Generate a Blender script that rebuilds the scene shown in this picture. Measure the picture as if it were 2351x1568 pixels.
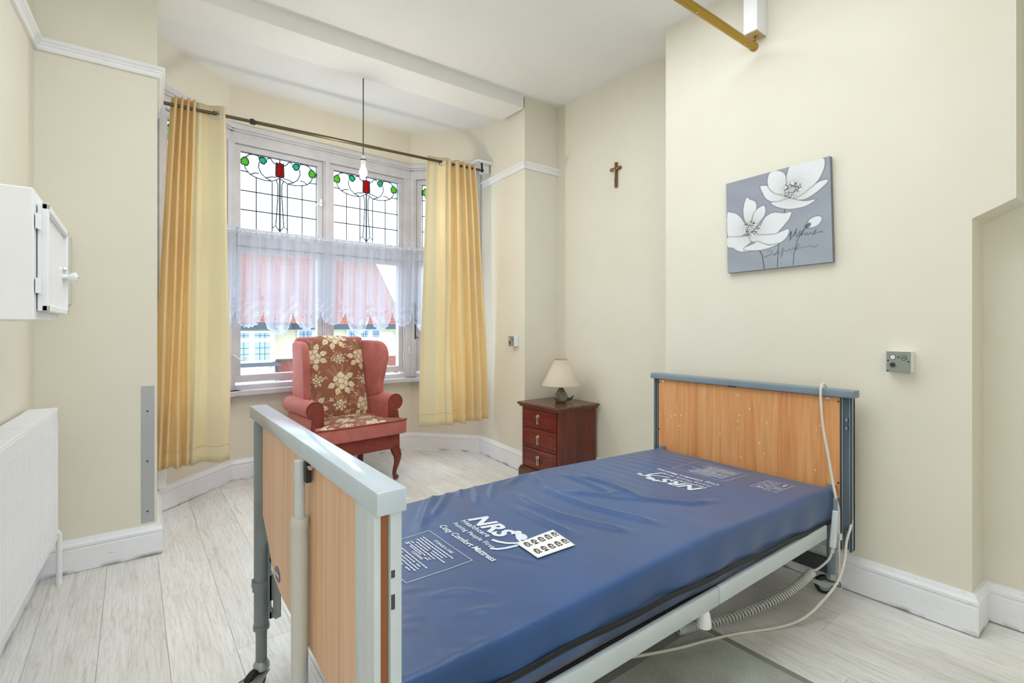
import bpy, bmesh, math, random
import numpy as np
from mathutils import Vector, Matrix
for o in list(bpy.data.objects): bpy.data.objects.remove(o)
random.seed(4); rng=np.random.default_rng(4)
scene=bpy.context.scene; COL=scene.collection; PI=math.pi
# ------------------------------------------------------------------ camera, world, lights, exposure
cam_d=bpy.data.cameras.new('camera'); cam=bpy.data.objects.new('camera',cam_d); COL.objects.link(cam)
cam_d.sensor_width=36; cam_d.lens=1150.8/2351*36; cam_d.shift_y=-37.5/2351; cam_d.clip_start=.02; cam_d.clip_end=300
cam.location=(0,0,1.15); cam.rotation_euler=(PI/2,0,-math.atan(871.5/1150.8)); scene.camera=cam
vs=scene.view_settings; vs.view_transform='Standard'; vs.look='None'; vs.gamma=1; vs.use_curve_mapping=False; vs.exposure=0.94
world=bpy.data.worlds.new('overcast_sky'); scene.world=world; world.use_nodes=True
wn=world.node_tree; wb=wn.nodes['Background']
def wnode(t,**k):
    n=wn.nodes.new(t)
    for a,v in k.items(): setattr(n,a,v)
    return n
wt=wnode('ShaderNodeTexCoord'); wz=wnode('ShaderNodeTexNoise'); wz.inputs['Scale'].default_value=2.2; wz.inputs['Detail'].default_value=5
wr=wnode('ShaderNodeValToRGB'); wr.color_ramp.elements[0].position=.35; wr.color_ramp.elements[0].color=(.60,.78,1,1); wr.color_ramp.elements[1].position=.65; wr.color_ramp.elements[1].color=(.84,.93,1,1)
wn.links.new(wt.outputs['Generated'],wz.inputs['Vector']); wn.links.new(wz.outputs['Fac'],wr.inputs['Fac']); wn.links.new(wr.outputs['Color'],wb.inputs['Color'])
wb.inputs['Strength'].default_value=2.5
def area(name,loc,rot,sx,sy,power,color):
    l=bpy.data.lights.new(name,'AREA'); l.shape='RECTANGLE'; l.size=sx; l.size_y=sy; l.energy=power; l.color=color
    o=bpy.data.objects.new(name,l); COL.objects.link(o); o.location=loc; o.rotation_euler=rot; return o
# added fill: a wide area light under the ceiling, without a fixture 
area('ceiling_fill_light',(1.0,1.35,2.86),(0,0,0),2.0,1.6,19,(.86,.94,1))
gl=bpy.data.lights.new('rear_fill_light','POINT'); gl.energy=15; gl.color=(.86,.94,1); gl.shadow_soft_size=.4  # added soft fill from behind the camera, no pendant hangs there
go=bpy.data.objects.new('rear_fill_light',gl); COL.objects.link(go); go.location=(.12,-.95,1.5)
# ------------------------------------------------------------------ materials
def lin(c): return tuple(((x/255)/12.92 if x<=10 else (((x/255)+.055)/1.055)**2.4) for x in c)+(1,)
class M:
    def __init__(s,name,col=(200,200,200),rough=.5,metal=0,**k):
        s.m=bpy.data.materials.new(name); s.m.use_nodes=True; s.t=s.m.node_tree; s.b=s.t.nodes['Principled BSDF']
        s.b.inputs['Base Color'].default_value=lin(col); s.b.inputs['Roughness'].default_value=rough; s.b.inputs['Metallic'].default_value=metal
        for a,v in k.items(): s.b.inputs[a.replace('_',' ')].default_value=v
    def n(s,t,**k):
        n=s.t.nodes.new(t)
        for a,v in k.items(): setattr(n,a,v)
        return n
    def l(s,a,b): s.t.links.new(a,b)
    def noise(s,scale,detail=4,vec=(1,1,1),rough=.55,dist=0,rand=False,coord='Object'):
        tc=s.n('ShaderNodeTexCoord'); mp=s.n('ShaderNodeMapping'); mp.inputs['Scale'].default_value=vec
        if rand:
            oi=s.n('ShaderNodeObjectInfo'); sc=s.n('ShaderNodeVectorMath',operation='SCALE'); cx=s.n('ShaderNodeCombineXYZ')
            for i in range(3): s.l(oi.outputs['Random'],cx.inputs[i])
            s.l(cx.outputs[0],sc.inputs[0]); sc.inputs['Scale'].default_value=37.; s.l(sc.outputs[0],mp.inputs['Location'])
        s.l(tc.outputs[coord],mp.inputs['Vector'])
        no=s.n('ShaderNodeTexNoise'); no.inputs['Scale'].default_value=scale; no.inputs['Detail'].default_value=detail; no.inputs['Roughness'].default_value=rough; no.inputs['Distortion'].default_value=dist
        s.l(mp.outputs[0],no.inputs['Vector']); return no.outputs['Fac']
    def ramp(s,fac,stops):
        r=s.n('ShaderNodeValToRGB'); e=r.color_ramp.elements
        while len(e)<len(stops): e.new(.5)
        for i,(p,c) in enumerate(stops): e[i].position=p; e[i].color=lin(c)
        s.l(fac,r.inputs['Fac']); return r.outputs['Color']
    def mix(s,a,b,fac,mode='MIX'):
        x=s.n('ShaderNodeMix',data_type='RGBA',blend_type=mode)
        for v,i in ((a,6),(b,7)):
            if isinstance(v,tuple): x.inputs[i].default_value=v
            else: s.l(v,x.inputs[i])
        if isinstance(fac,(int,float)): x.inputs[0].default_value=fac
        else: s.l(fac,x.inputs[0])
        return x.outputs[2]
    def col(s,c): s.l(c,s.b.inputs['Base Color']); return s
    def bump(s,fac,strength=.2,dist=.002):
        b=s.n('ShaderNodeBump'); b.inputs['Strength'].default_value=strength; b.inputs['Distance'].default_value=dist
        s.l(fac,b.inputs['Height']); s.l(b.outputs[0],s.b.inputs['Normal']); return s
def paint(name,c1,c2,rough=.6,sc=3,bs=120,bst=.08):
    m=M(name,c1,rough); m.col(m.ramp(m.noise(sc,5),[(.3,c1),(.7,c2)])); m.bump(m.noise(bs,3),bst); return m
m_wall=paint('cream_wall_paint',(234,228,213),(230,224,207),.7)
m_ceil=paint('white_ceiling_paint',(245,245,243),(241,241,240),.75)
m_gloss=paint('white_gloss_paint',(246,246,248),(240,240,244),.35,6,60,.05)
m_skirt=M('scuffed_skirting_paint',(236,237,243),.4)
m_skirt.col(m_skirt.mix(m_skirt.ramp(m_skirt.noise(5,5),[(.3,(247,247,250)),(.7,(242,242,247))]),lin((150,146,140)),m_skirt.ramp(m_skirt.noise(30,8,(1,1,2.4),.7),[(.61,(0,0,0)),(.70,(170,170,170))])))
# grime line along the foot of the skirting
gp=m_skirt.n('ShaderNodeNewGeometry'); gz=m_skirt.n('ShaderNodeSeparateXYZ'); m_skirt.l(gp.outputs['Position'],gz.inputs[0]); gr=m_skirt.n('ShaderNodeMapRange'); gr.inputs['From Min'].default_value=.022; gr.inputs['From Max'].default_value=.004; m_skirt.l(gz.outputs['Z'],gr.inputs['Value'])
gm=m_skirt.n('ShaderNodeMath',operation='MULTIPLY'); m_skirt.l(gr.outputs[0],gm.inputs[0]); m_skirt.l(m_skirt.ramp(m_skirt.noise(7,6),[(.46,(0,0,0)),(.62,(235,235,235))]),gm.inputs[1])
m_skirt.col(m_skirt.mix(m_skirt.b.inputs['Base Color'].links[0].from_socket,lin((104,92,66)),gm.outputs[0]))
def glass(name,tint,gl=.06,alpha=1):
    m=M(name); t=m.t; t.nodes.remove(m.b); tr=m.n('ShaderNodeBsdfTransparent'); tr.inputs[0].default_value=tint
    g=m.n('ShaderNodeBsdfGlossy'); g.inputs['Roughness'].default_value=.02; mx=m.n('ShaderNodeMixShader'); mx.inputs[0].default_value=gl*.5
    m.l(tr.outputs[0],mx.inputs[1]); m.l(g.outputs[0],mx.inputs[2]); m.l(mx.outputs[0],t.nodes['Material Output'].inputs[0]); return m
m_pane=glass('clear_window_glass',(.95,.975,.97,1),.04)
m_pane2=glass('pale_blue_quarry_glass',(.86,.95,.955,1),.04)
m_gleaf=glass('lime_green_glass',lin((120,168,78)),.04); m_gteal=glass('teal_glass',lin((80,162,134)),.04); m_gred=glass('ruby_glass',lin((176,8,30)),.04); m_gpink=glass('pale_ruby_glass',lin((172,62,68)),.04)
m_lead=M('dark_lead',(38,48,56),.5,.3)
m_sash=paint('weathered_white_window_paint',(214,213,218),(200,198,204),.45,7,40,.1)
m_plank=M('limed_oak_plank',(225,222,218),.36)
fa=m_plank.noise(1,8,(46,3.4,1),.62,1.1,True); fb=m_plank.noise(1,3,(6,1.2,1),.5,.6,True); fc=m_plank.noise(1,8,(150,9,1),.65,.3,True)
ca=m_plank.ramp(fa,[(.33,(228,226,222)),(.46,(246,245,243)),(.62,(251,250,249))]); cb=m_plank.ramp(fc,[(.3,(204,202,200)),(.45,(255,255,255))])
oi=m_plank.n('ShaderNodeObjectInfo'); cr=m_plank.ramp(oi.outputs['Random'],[(0,(238,236,234)),(1,(255,254,252))])
wv=m_plank.n('ShaderNodeTexWave',wave_type='BANDS',bands_direction='X'); wv.inputs['Scale'].default_value=17; wv.inputs['Distortion'].default_value=13; wv.inputs['Detail'].default_value=3; wv.inputs['Detail Scale'].default_value=1.4; wmp=m_plank.n('ShaderNodeMapping'); wmp.inputs['Scale'].default_value=(1,.16,1); wtc=m_plank.n('ShaderNodeTexCoord'); m_plank.l(wtc.outputs['Object'],wmp.inputs[0]); m_plank.l(wmp.outputs[0],wv.inputs['Vector'])
ca=m_plank.mix(ca,m_plank.ramp(wv.outputs['Fac'],[(.0,(214,211,206)),(.3,(255,255,255))]),.28,'MULTIPLY')
m_plank.col(m_plank.mix(m_plank.mix(m_plank.mix(ca,cb,.55,'MULTIPLY'),m_plank.ramp(fb,[(.35,(236,234,231)),(.6,(255,255,255))]),.6,'MULTIPLY'),cr,1.,'MULTIPLY')); m_plank.bump(fc,.12,.001)
m_under=M('floor_underlay',(176,172,166),.9)
def wood(name,cs,vec,sc=1,rough=.4,dist=.8,rand=False):
    m=M(name,cs[1],rough); f=m.noise(sc,7,vec,.6,dist,rand); g=m.noise(sc*3.1,4,vec,.6,.2,rand)
    c=m.ramp(f,[(.3,cs[0]),(.5,cs[1]),(.7,cs[2])]); m.col(m.mix(c,m.ramp(g,[(.3,(205,190,175)),(.6,(255,255,255))]),.35,'MULTIPLY')); return m
m_beech=wood('orange_beech_veneer',[(214,138,82),(232,164,104),(238,180,122)],(22,22,1.2))
m_beechf=wood('pale_beech_veneer',[(226,176,136),(236,192,152),(240,204,168)],(26,26,.5),1,.45,.2)
m_edge=M('brown_veneer_edging',(150,92,52),.5)
m_mahog=wood('mahogany_stain',[(80,34,22),(104,44,28),(124,58,38)],(30,30,2.2),1,.28,.5)
m_mahogtop=wood('worn_mahogany_top',[(82,48,34),(104,64,46),(120,76,56)],(30,3,30),1,.22,.5)
m_mahogd=wood('mahogany_drawer_front',[(88,32,24),(116,44,32),(136,60,44)],(30,2.2,26),1,.25,.5)
m_grey=paint('blue_grey_powder_coat',(136,150,162),(128,142,154),.38,9,90,.03)
m_greyn=paint('mid_grey_tube_paint',(136,144,146),(126,134,136),.4,9,90,.03)
m_greyl=paint('pale_grey_powder_coat',(208,216,220),(200,208,213),.35,9,90,.03)
m_greyc=paint('light_blue_grey_cap',(200,212,222),(192,205,216),.16,9,90,.03)
m_plas=M('ivory_plastic',(226,222,210),.4); m_tube=M('pale_tube_plastic',(205,206,200),.4)
m_black=M('black_rubber',(26,27,29),.5); m_dark=M('dark_grey_metal',(72,78,82),.45,.3); m_chrome=M('chrome',(215,215,215),.18,1)
m_brass=M('aged_brass',(168,136,58),.3,.9); m_bronze=M('antique_bronze',(98,88,66),.35,.75)
m_white=M('white_plastic',(240,240,240),.35); m_paper=M('white_paper',(243,243,240),.8)
m_ink=M('black_ink',(30,30,32),.7); m_print=M('white_screen_print',(225,230,238),.6)
m_matt=M('navy_wipe_clean_fabric',(44,72,124),.42); 
m_matt.col(m_matt.ramp(m_matt.noise(2.5,5),[(.3,(30,66,116)),(.7,(40,82,140))])); m_matt.bump(m_matt.noise(900,2),.05,.0004); m_matt.b.inputs['Sheen Weight'].default_value=.25
def velvet(name,a,b,sheen=.45):
    m=M(name,a,.85,Sheen_Weight=sheen,Sheen_Roughness=.4); m.col(m.ramp(m.noise(14,5),[(.3,a),(.7,b)])); m.bump(m.noise(600,2),.12,.0006); m.b.inputs['Sheen Tint'].default_value=lin((235,170,160)); return m
m_rose=velvet('dusty_rose_velvet',(180,98,90),(194,114,106)); m_rust=velvet('dark_rust_velvet',(128,54,44),(142,64,54),.15)
m_leg=wood('polished_red_mahogany',[(92,36,20),(118,50,30),(132,60,38)],(20,20,4),1,.16,.4)
def attr(name,rough=.8,sheen=0):
    m=M(name,(200,200,200),rough); a=m.n('ShaderNodeVertexColor'); a.layer_name='print'; m.col(a.outputs['Color']); m.bump(m.noise(700,2),.12,.0005); m.b.inputs['Sheen Weight'].default_value=sheen; return m
m_floral=attr('floral_tapestry',.85,.1); m_canvas=attr('painted_canvas',.75)
def cloth(name,a,b,rough,tl,vec=(1,1,1),sheen=.2,sc=4,painted_sheen=None):
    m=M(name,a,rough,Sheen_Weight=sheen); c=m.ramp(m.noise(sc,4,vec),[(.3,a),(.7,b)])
    if painted_sheen: va=m.n('ShaderNodeVertexColor'); va.layer_name='print'; sx=m.n('ShaderNodeSeparateColor'); m.l(va.outputs['Color'],sx.inputs[0]); c=m.mix(c,lin(painted_sheen),sx.outputs[0])  # attribute mixes a pale satin sheen into the cloth colour
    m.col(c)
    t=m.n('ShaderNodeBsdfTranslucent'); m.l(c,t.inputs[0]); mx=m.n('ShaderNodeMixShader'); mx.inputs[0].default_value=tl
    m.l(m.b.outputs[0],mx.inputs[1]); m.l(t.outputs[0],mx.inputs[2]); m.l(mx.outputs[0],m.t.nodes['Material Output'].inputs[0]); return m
m_curt=cloth('gold_satin',(251,226,174),(253,236,196),.36,.5,(6,6,1),painted_sheen=(240,231,204))
m_lining=cloth('cream_curtain_lining',(236,228,200),(242,236,214),.6,.4)
m_shade=cloth('cream_lampshade_linen',(240,226,206),(244,232,214),.8,.3)
m_rug=M('grey_green_rug',(150,152,144),.95); m_rug.col(m_rug.mix(m_rug.ramp(m_rug.noise(6,5),[(.3,(178,178,168)),(.7,(204,210,204))]),m_rug.ramp(m_rug.noise(420,3),[(.34,(150,144,136)),(.5,(255,255,255))]),.7,'MULTIPLY')); m_rug.bump(m_rug.noise(240,3),.6,.003)
m_rugb=M('grey_rug_binding',(140,142,134),.95); m_rugb.bump(m_rugb.noise(300,2),.5,.002)
m_ceram=M('grey_green_glazed_ceramic',(118,118,98),.18); m_ceram.col(m_ceram.ramp(m_ceram.noise(9,3,(1,1,3)),[(.35,(98,96,78)),(.65,(150,150,132))]))
m_guard=M('brushed_steel_guard',(178,180,184),.4,.5); m_plate=M('grey_green_metal_plate',(152,160,150),.4,.3)
m_deck=M('grey_mesh_deck',(112,106,100),.8); m_deck.bump(m_deck.noise(200,2),.4,.002)
m_crossw=wood('oak_crucifix',[(96,62,26),(122,80,36),(136,92,48)],(60,60,8),1,.4)
m_silver=M('tarnished_silver',(196,178,150),.3,.8)
m_bulb=M('lit_bulb_glass',(255,250,235),.3); m_bulb.b.inputs['Emission Color'].default_value=(1,.9,.72,1); m_bulb.b.inputs['Emission Strength'].default_value=9
m_ply=M('bare_timber',(196,170,132),.7)
# lace: half-open net with denser embroidered sprigs
m_lace=M('white_lace_net',(226,230,242),.8); tr=m_lace.n('ShaderNodeBsdfTransparent'); tl=m_lace.n('ShaderNodeBsdfTranslucent'); tl.inputs[0].default_value=(.66,.68,.78,1); m1=m_lace.n('ShaderNodeMixShader'); m1.inputs[0].default_value=.5; m2=m_lace.n('ShaderNodeMixShader')
m_lace.l(m_lace.b.outputs[0],m1.inputs[1]); m_lace.l(tl.outputs[0],m1.inputs[2]); la=m_lace.n('ShaderNodeVertexColor'); la.layer_name='print'
sp=m_lace.n('ShaderNodeSeparateColor'); m_lace.l(la.outputs['Color'],sp.inputs[0]); m_lace.l(sp.outputs[0],m2.inputs[0]); m_lace.l(tr.outputs[0],m2.inputs[1]); m_lace.l(m1.outputs[0],m2.inputs[2]); m_lace.l(m2.outputs[0],m_lace.t.nodes['Material Output'].inputs[0])
# outside
m_render=paint('cream_house_render',(222,214,184),(228,221,194),.9,1.2,30,.1); m_owhite=M('white_house_paint',(224,226,228),.5); m_fascia=M('dark_gutter',(56,64,76),.5)
m_tile=M('red_clay_tiles',(176,96,78),.85); bt=m_tile.n('ShaderNodeTexBrick'); tc=m_tile.n('ShaderNodeTexCoord'); mpp=m_tile.n('ShaderNodeMapping'); mpp.inputs['Scale'].default_value=(5.5,5.5,5.5); m_tile.l(tc.outputs['Object'],mpp.inputs[0]); 
bt.inputs['Color1'].default_value=lin((146,88,74)); bt.inputs['Color2'].default_value=lin((130,76,64)); bt.inputs['Mortar'].default_value=lin((88,54,48)); bt.inputs['Scale'].default_value=1; bt.inputs['Mortar Size'].default_value=.03; bt.inputs['Row Height'].default_value=4; bt.inputs['Brick Width'].default_value=1.0
m_tile.l(mpp.outputs[0],bt.inputs['Vector']); m_tile.col(bt.outputs['Color'])
m_hglass=M('house_window_glass',(150,172,196),.1); m_felt=M('grey_roof_felt',(84,88,94),.9)
m_leafy=M('green_leaves',(92,140,62),.6); m_leafy.col(m_leafy.ramp(m_leafy.noise(7,4),[(.3,(44,88,40)),(.55,(96,146,66)),(.75,(150,190,104))])); m_bark=M('bark',(90,74,58),.9); m_street=paint('grey_street',(150,150,150),(140,140,140),.9)
# ------------------------------------------------------------------ mesh helpers
def new(): return bmesh.new()
def box(bm,x0,x1,y0,y1,z0,z1,bev=0,seg=1):
    r=bmesh.ops.create_cube(bm,size=1); v=r['verts']
    for q in v: q.co=Vector(((x0+x1)/2+q.co.x*(x1-x0),(y0+y1)/2+q.co.y*(y1-y0),(z0+z1)/2+q.co.z*(z1-z0)))
    if bev: 
        es=list({e for q in v for e in q.link_edges}); bmesh.ops.bevel(bm,geom=es,offset=bev,segments=seg,profile=.5,affect='EDGES')
    return v
def prism(bm,pts,d,bev=0):
    """closed polygon pts (3d) extruded by vector d"""
    vs_=[bm.verts.new(p) for p in pts]; f=bm.faces.new(vs_); r=bmesh.ops.extrude_face_region(bm,geom=[f]); nv=[g for g in r['geom'] if isinstance(g,bmesh.types.BMVert)]
    bmesh.ops.translate(bm,verts=nv,vec=Vector(d))
    if bev:
        es=list({e for q in vs_+nv for e in q.link_edges}); bmesh.ops.bevel(bm,geom=es,offset=bev,segments=2,profile=.5,affect='EDGES')
def tube(bm,pts,r,n=8,cap=True,closed=False,smooth=0):
    P=[Vector(p) for p in pts]
    if smooth:
        Q=[]
        for i in range(len(P)-1):
            a=P[max(i-1,0)];b=P[i];c=P[i+1];d=P[min(i+2,len(P)-1)]
            for k in range(smooth):
                t=k/smooth; Q.append(.5*((2*b)+(c-a)*t+(2*a-5*b+4*c-d)*t*t+(3*b-a-3*c+d)*t**3))
        Q.append(P[-1]); P=Q
    N=len(P); rings=[]; up=None
    for i,p in enumerate(P):
        if closed: t=P[(i+1)%N]-P[i-1]
        else: t=P[min(i+1,N-1)]-P[max(i-1,0)]
        t.normalize()
        if up is None: up=t.orthogonal().normalized()
        else: 
            up=up-t*up.dot(t); up=up.normalized() if up.length>1e-6 else t.orthogonal().normalized()
        w=t.cross(up); rr=r(i/(N-1)) if callable(r) else r
        rings.append([bm.verts.new(p+(up*math.cos(2*PI*k/n)+w*math.sin(2*PI*k/n))*rr) for k in range(n)])
    for i in range(N if closed else N-1):
        a=rings[i];b=rings[(i+1)%N]
        for k in range(n): bm.faces.new((a[k],a[(k+1)%n],b[(k+1)%n],b[k]))
    if cap and not closed: bm.faces.new(rings[0][::-1]); bm.faces.new(rings[-1])
def lathe(bm,prof,c,n=24,axis='z'):
    rings=[]
    for r,h in prof:
        ring=[]
        for k in range(n):
            a=2*PI*k/n; x,y=r*math.cos(a),r*math.sin(a)
            p={'z':(x,y,h),'x':(h,x,y),'y':(x,h,y)}[axis]; ring.append(bm.verts.new(Vector(c)+Vector(p)))
        rings.append(ring)
    for a,b in zip(rings,rings[1:]):
        for k in range(n): bm.faces.new((a[k],a[(k+1)%n],b[(k+1)%n],b[k]))
    bm.faces.new(rings[0][::-1]); bm.faces.new(rings[-1])
def ball(bm,c,r,sx=1,sy=1,sz=1,u=16,v=10):
    q=bmesh.ops.create_uvsphere(bm,u_segments=u,v_segments=v,radius=r)
    for w in q['verts']: w.co=Vector(c)+Vector((w.co.x*sx,w.co.y*sy,w.co.z*sz))
def obar(bm,p,q,w,d,up=(0,0,1)):
    """straight bar p->q, width w sideways, depth d along up"""
    p=Vector(p);q=Vector(q);t=(q-p).normalized();u=Vector(up);u=(u-t*u.dot(t)).normalized();s=t.cross(u)
    prism(bm,[p+s*w/2+u*d/2,p-s*w/2+u*d/2,p-s*w/2-u*d/2,p+s*w/2-u*d/2],q-p)
ROOT={}
def obj(name,bm,m,parent=None,smooth=False,label=None,xf=None):
    bmesh.ops.recalc_face_normals(bm,faces=bm.faces)
    if xf is not None: bmesh.ops.transform(bm,matrix=xf,verts=bm.verts)
    me=bpy.data.meshes.new(name); bm.to_mesh(me); bm.free(); return link(name,me,m,parent,smooth,label)
def link(name,me,m,parent=None,smooth=False,label=None):
    for q in (m if isinstance(m,(list,tuple)) else [m]): me.materials.append(q.m)
    o=bpy.data.objects.new(name,me); COL.objects.link(o)
    if smooth:
        me.polygons.foreach_set('use_smooth',[True]*len(me.polygons))
        if smooth!='all': me.set_sharp_from_angle(angle=math.radians(38))
    if parent is not None:
        o.parent=parent
        if parent in ROOT: o.matrix_parent_inverse=ROOT[parent].inverted()
    if label: o['label']=label
    return o
def tag(o,label,cat,group=None,kind=None):
    o['label']=label; o['category']=cat
    if group: o['group']=group
    if kind: o['kind']=kind
    return o
def thing(name,label,cat,loc=(0,0,0),rz=0,group=None):
    o=bpy.data.objects.new(name,None); COL.objects.link(o); o.location=loc; o.rotation_euler=(0,0,rz); o.empty_display_size=.1
    ROOT[o]=Matrix.Translation(loc)@Matrix.Rotation(rz,4,'Z'); return tag(o,label,cat,group)
def struct(name,bm,m,parent=None,label=None):
    o=obj(name,bm,m,parent,False)
    if parent is None: o['kind']='structure'
    if label: o['label']=label
    return o
def gridmesh(name,P,nu,nv,closeu=False):
    """P: (nu*nv,3) array"""
    me=bpy.data.meshes.new(name); F=[]
    for i in range(nu if closeu else nu-1):
        for j in range(nv-1):
            a=i*nv+j; b=((i+1)%nu)*nv+j; F.append((a,b,b+1,a+1))
    me.from_pydata([tuple(p) for p in P],[],F); me.update(); return me
def setcol(me,C):
    ca=me.color_attributes.new('print','FLOAT_COLOR','POINT'); A=np.ones((len(C),4)); A[:,:3]=C; ca.data.foreach_set('color',A.ravel())
L3=lambda c: np.array(lin(c)[:3])
def fillpoly(C,P,poly,c,a=1.):
    x,y=P[:,0],P[:,1]; ins=np.zeros(len(P),bool); n=len(poly)
    for i in range(n):
        (x0,y0),(x1,y1)=poly[i],poly[(i+1)%n]
        if y0==y1: continue
        k=((y0>y)!=(y1>y))&(x<(x1-x0)*(y-y0)/(y1-y0)+x0); ins^=k
    C[ins]=C[ins]*(1-a)+L3(c)*a; return ins
def segd(P,pts):
    D=np.full(len(P),9.)
    for (x0,y0),(x1,y1) in zip(pts,pts[1:]):
        dx,dy=x1-x0,y1-y0; t=np.clip(((P[:,0]-x0)*dx+(P[:,1]-y0)*dy)/(dx*dx+dy*dy+1e-12),0,1); D=np.minimum(D,np.hypot(P[:,0]-x0-t*dx,P[:,1]-y0-t*dy))
    return D
def stroke(C,P,pts,w,c,a=1.):
    D=segd(P,pts); k=np.clip((w-D)/(w*.5),0,1)*a; C[:]=C*(1-k[:,None])+L3(c)*k[:,None]
def smoothpoly(p,n=4):
    q=[]; N=len(p)
    for i in range(N):
        a,b,c,d=[np.array(p[(i+k)%N]) for k in (-1,0,1,2)]
        for k in range(n):
            t=k/n; q.append(tuple(.5*((2*b)+(c-a)*t+(2*a-5*b+4*c-d)*t*t+(3*b-a-3*c+d)*t**3)))
    return q
def textmesh(txt,size,shear=0,bold=0,align='LEFT',spacing=1):
    cu=bpy.data.curves.new('txt','FONT'); cu.body=txt; cu.size=size; cu.shear=shear; cu.offset=bold; cu.align_x=align; cu.space_character=spacing; cu.resolution_u=3
    o=bpy.data.objects.new('txt',cu); COL.objects.link(o); dg=bpy.context.evaluated_depsgraph_get(); me=bpy.data.meshes.new_from_object(o.evaluated_get(dg)); bpy.data.objects.remove(o); bpy.data.curves.remove(cu)
    V=np.array([v.co[:] for v in me.vertices]).reshape(-1,3); F=[tuple(p.vertices) for p in me.polygons]; bpy.data.meshes.remove(me); return V,F
# ------------------------------------------------------------------ setting
def offs(path,d):
    out=[]; N=len(path)
    for i in range(N):
        p=Vector(path[i]); ns=[]
        if i>0: t=(p-Vector(path[i-1])).normalized(); ns.append(Vector((-t.y,t.x)))
        if i<N-1: t=(Vector(path[i+1])-p).normalized(); ns.append(Vector((-t.y,t.x)))
        n=sum(ns,Vector((0,0))); n.normalize(); k=1/max(.3,n.dot(ns[0])); out.append(p+n*d*k)
    return out
def sweep(bm,path,prof):
    """closed profile of (offset to the left of the path, z)"""
    R=[]
    for d,z in prof: R.append([bm.verts.new((q.x,q.y,z)) for q in offs(path,d)])
    n=len(prof); N=len(path)
    for j in range(n):
        for i in range(N-1): bm.faces.new((R[j][i],R[j][i+1],R[(j+1)%n][i+1],R[(j+1)%n][i]))
    bm.faces.new([R[j][0] for j in range(n)]); bm.faces.new([R[j][-1] for j in range(n)][::-1])
q0,q1,q2,q3,q4,q5=(.10,3.10),(.115,3.755),(.575,4.205),(2.075,4.305),(2.52,3.80),(2.45,3.07)
lw=lambda y:-.353+.05*(y-3.10)
Y0=-1.3
# floor with one object per plank
bm=new(); prism(bm,[(-.75,Y0,-.06),(2.95,Y0,-.06),(2.95,3.1,-.06),(2.45,3.1,-.06),(2.5,3.8,-.06),(2.07,4.28,-.06),(.58,4.18,-.06),(.12,3.74,-.06),(.1,3.1,-.06),(-.75,3.1,-.06)],(0,0,.045))
floor=struct('floor',bm,m_under,None,'pale limed oak plank floor')
def clip(poly,p,q):
    out=[]; f=lambda a:(q[0]-p[0])*(a[1]-p[1])-(q[1]-p[1])*(a[0]-p[0])
    for i in range(len(poly)):
        a,b=poly[i],poly[(i+1)%len(poly)]; fa,fb=f(a),f(b)
        if fa>=0: out.append(a)
        if fa*fb<0: t=fa/(fa-fb); out.append((a[0]+(b[0]-a[0])*t,a[1]+(b[1]-a[1])*t))
    return out
bay=[(.09,Y0-1),(2.515,Y0-1),(2.515,3.80),(2.07,4.298),(.58,4.198),(.09,3.745)]
for ci in range(-5,15):
    x0=.10+ci*.1955; x1=x0+.1955; y=Y0-((ci*.437)%1)*1.29
    inbay=0<=ci<12
    if x1>2.82: x1=min(x1,2.82)
    while y<(4.4 if inbay else 3.08):
        y1=y+1.29; pl=[(x0+.0004,max(y,Y0)+.0004),(x1-.0004,max(y,Y0)+.0004),(x1-.0004,y1-.0004),(x0+.0004,y1-.0004)]
        if inbay:
            for a,b in zip(bay,bay[1:]+bay[:1]):
                if len(pl)>2: pl=clip(pl,a,b)
        else: pl=clip(pl,(3,3.09),(-3,3.09))
        lx=lw((y+y1)/2)-.02
        pl=clip(pl,(lx,5),(lx,-5)) if len(pl)>2 else pl
        y=y1
        if len(pl)<3: continue
        area2=abs(sum(a[0]*b[1]-b[0]*a[1] for a,b in zip(pl,pl[1:]+pl[:1])))
        if area2<.004: continue
        bm=new(); cx_=sum(p[0] for p in pl)/len(pl); cy_=sum(p[1] for p in pl)/len(pl)
        lo=[bm.verts.new((a,b,-.014)) for a,b in pl]; mi=[bm.verts.new((a,b,-.0008)) for a,b in pl]
        hi=[bm.verts.new((a+math.copysign(min(.0008,abs(cx_-a)*.5),cx_-a),b+math.copysign(min(.0008,abs(cy_-b)*.5),cy_-b),0)) for a,b in pl]
        n=len(pl); bm.faces.new(hi); bm.faces.new(lo[::-1])
        for A_,B_ in ((lo,mi),(mi,hi)):
            for k in range(n): bm.faces.new((A_[k],A_[(k+1)%n],B_[(k+1)%n],B_[k]))
        obj('plank',bm,m_plank,floor)
bm=new(); prism(bm,[(2.447,3.082,-.014),(2.462,3.082,-.014),(2.513,3.80,-.014),(2.447,3.87,-.014)],(0,0,.014),.001); obj('plank',bm,m_plank,floor)
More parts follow.
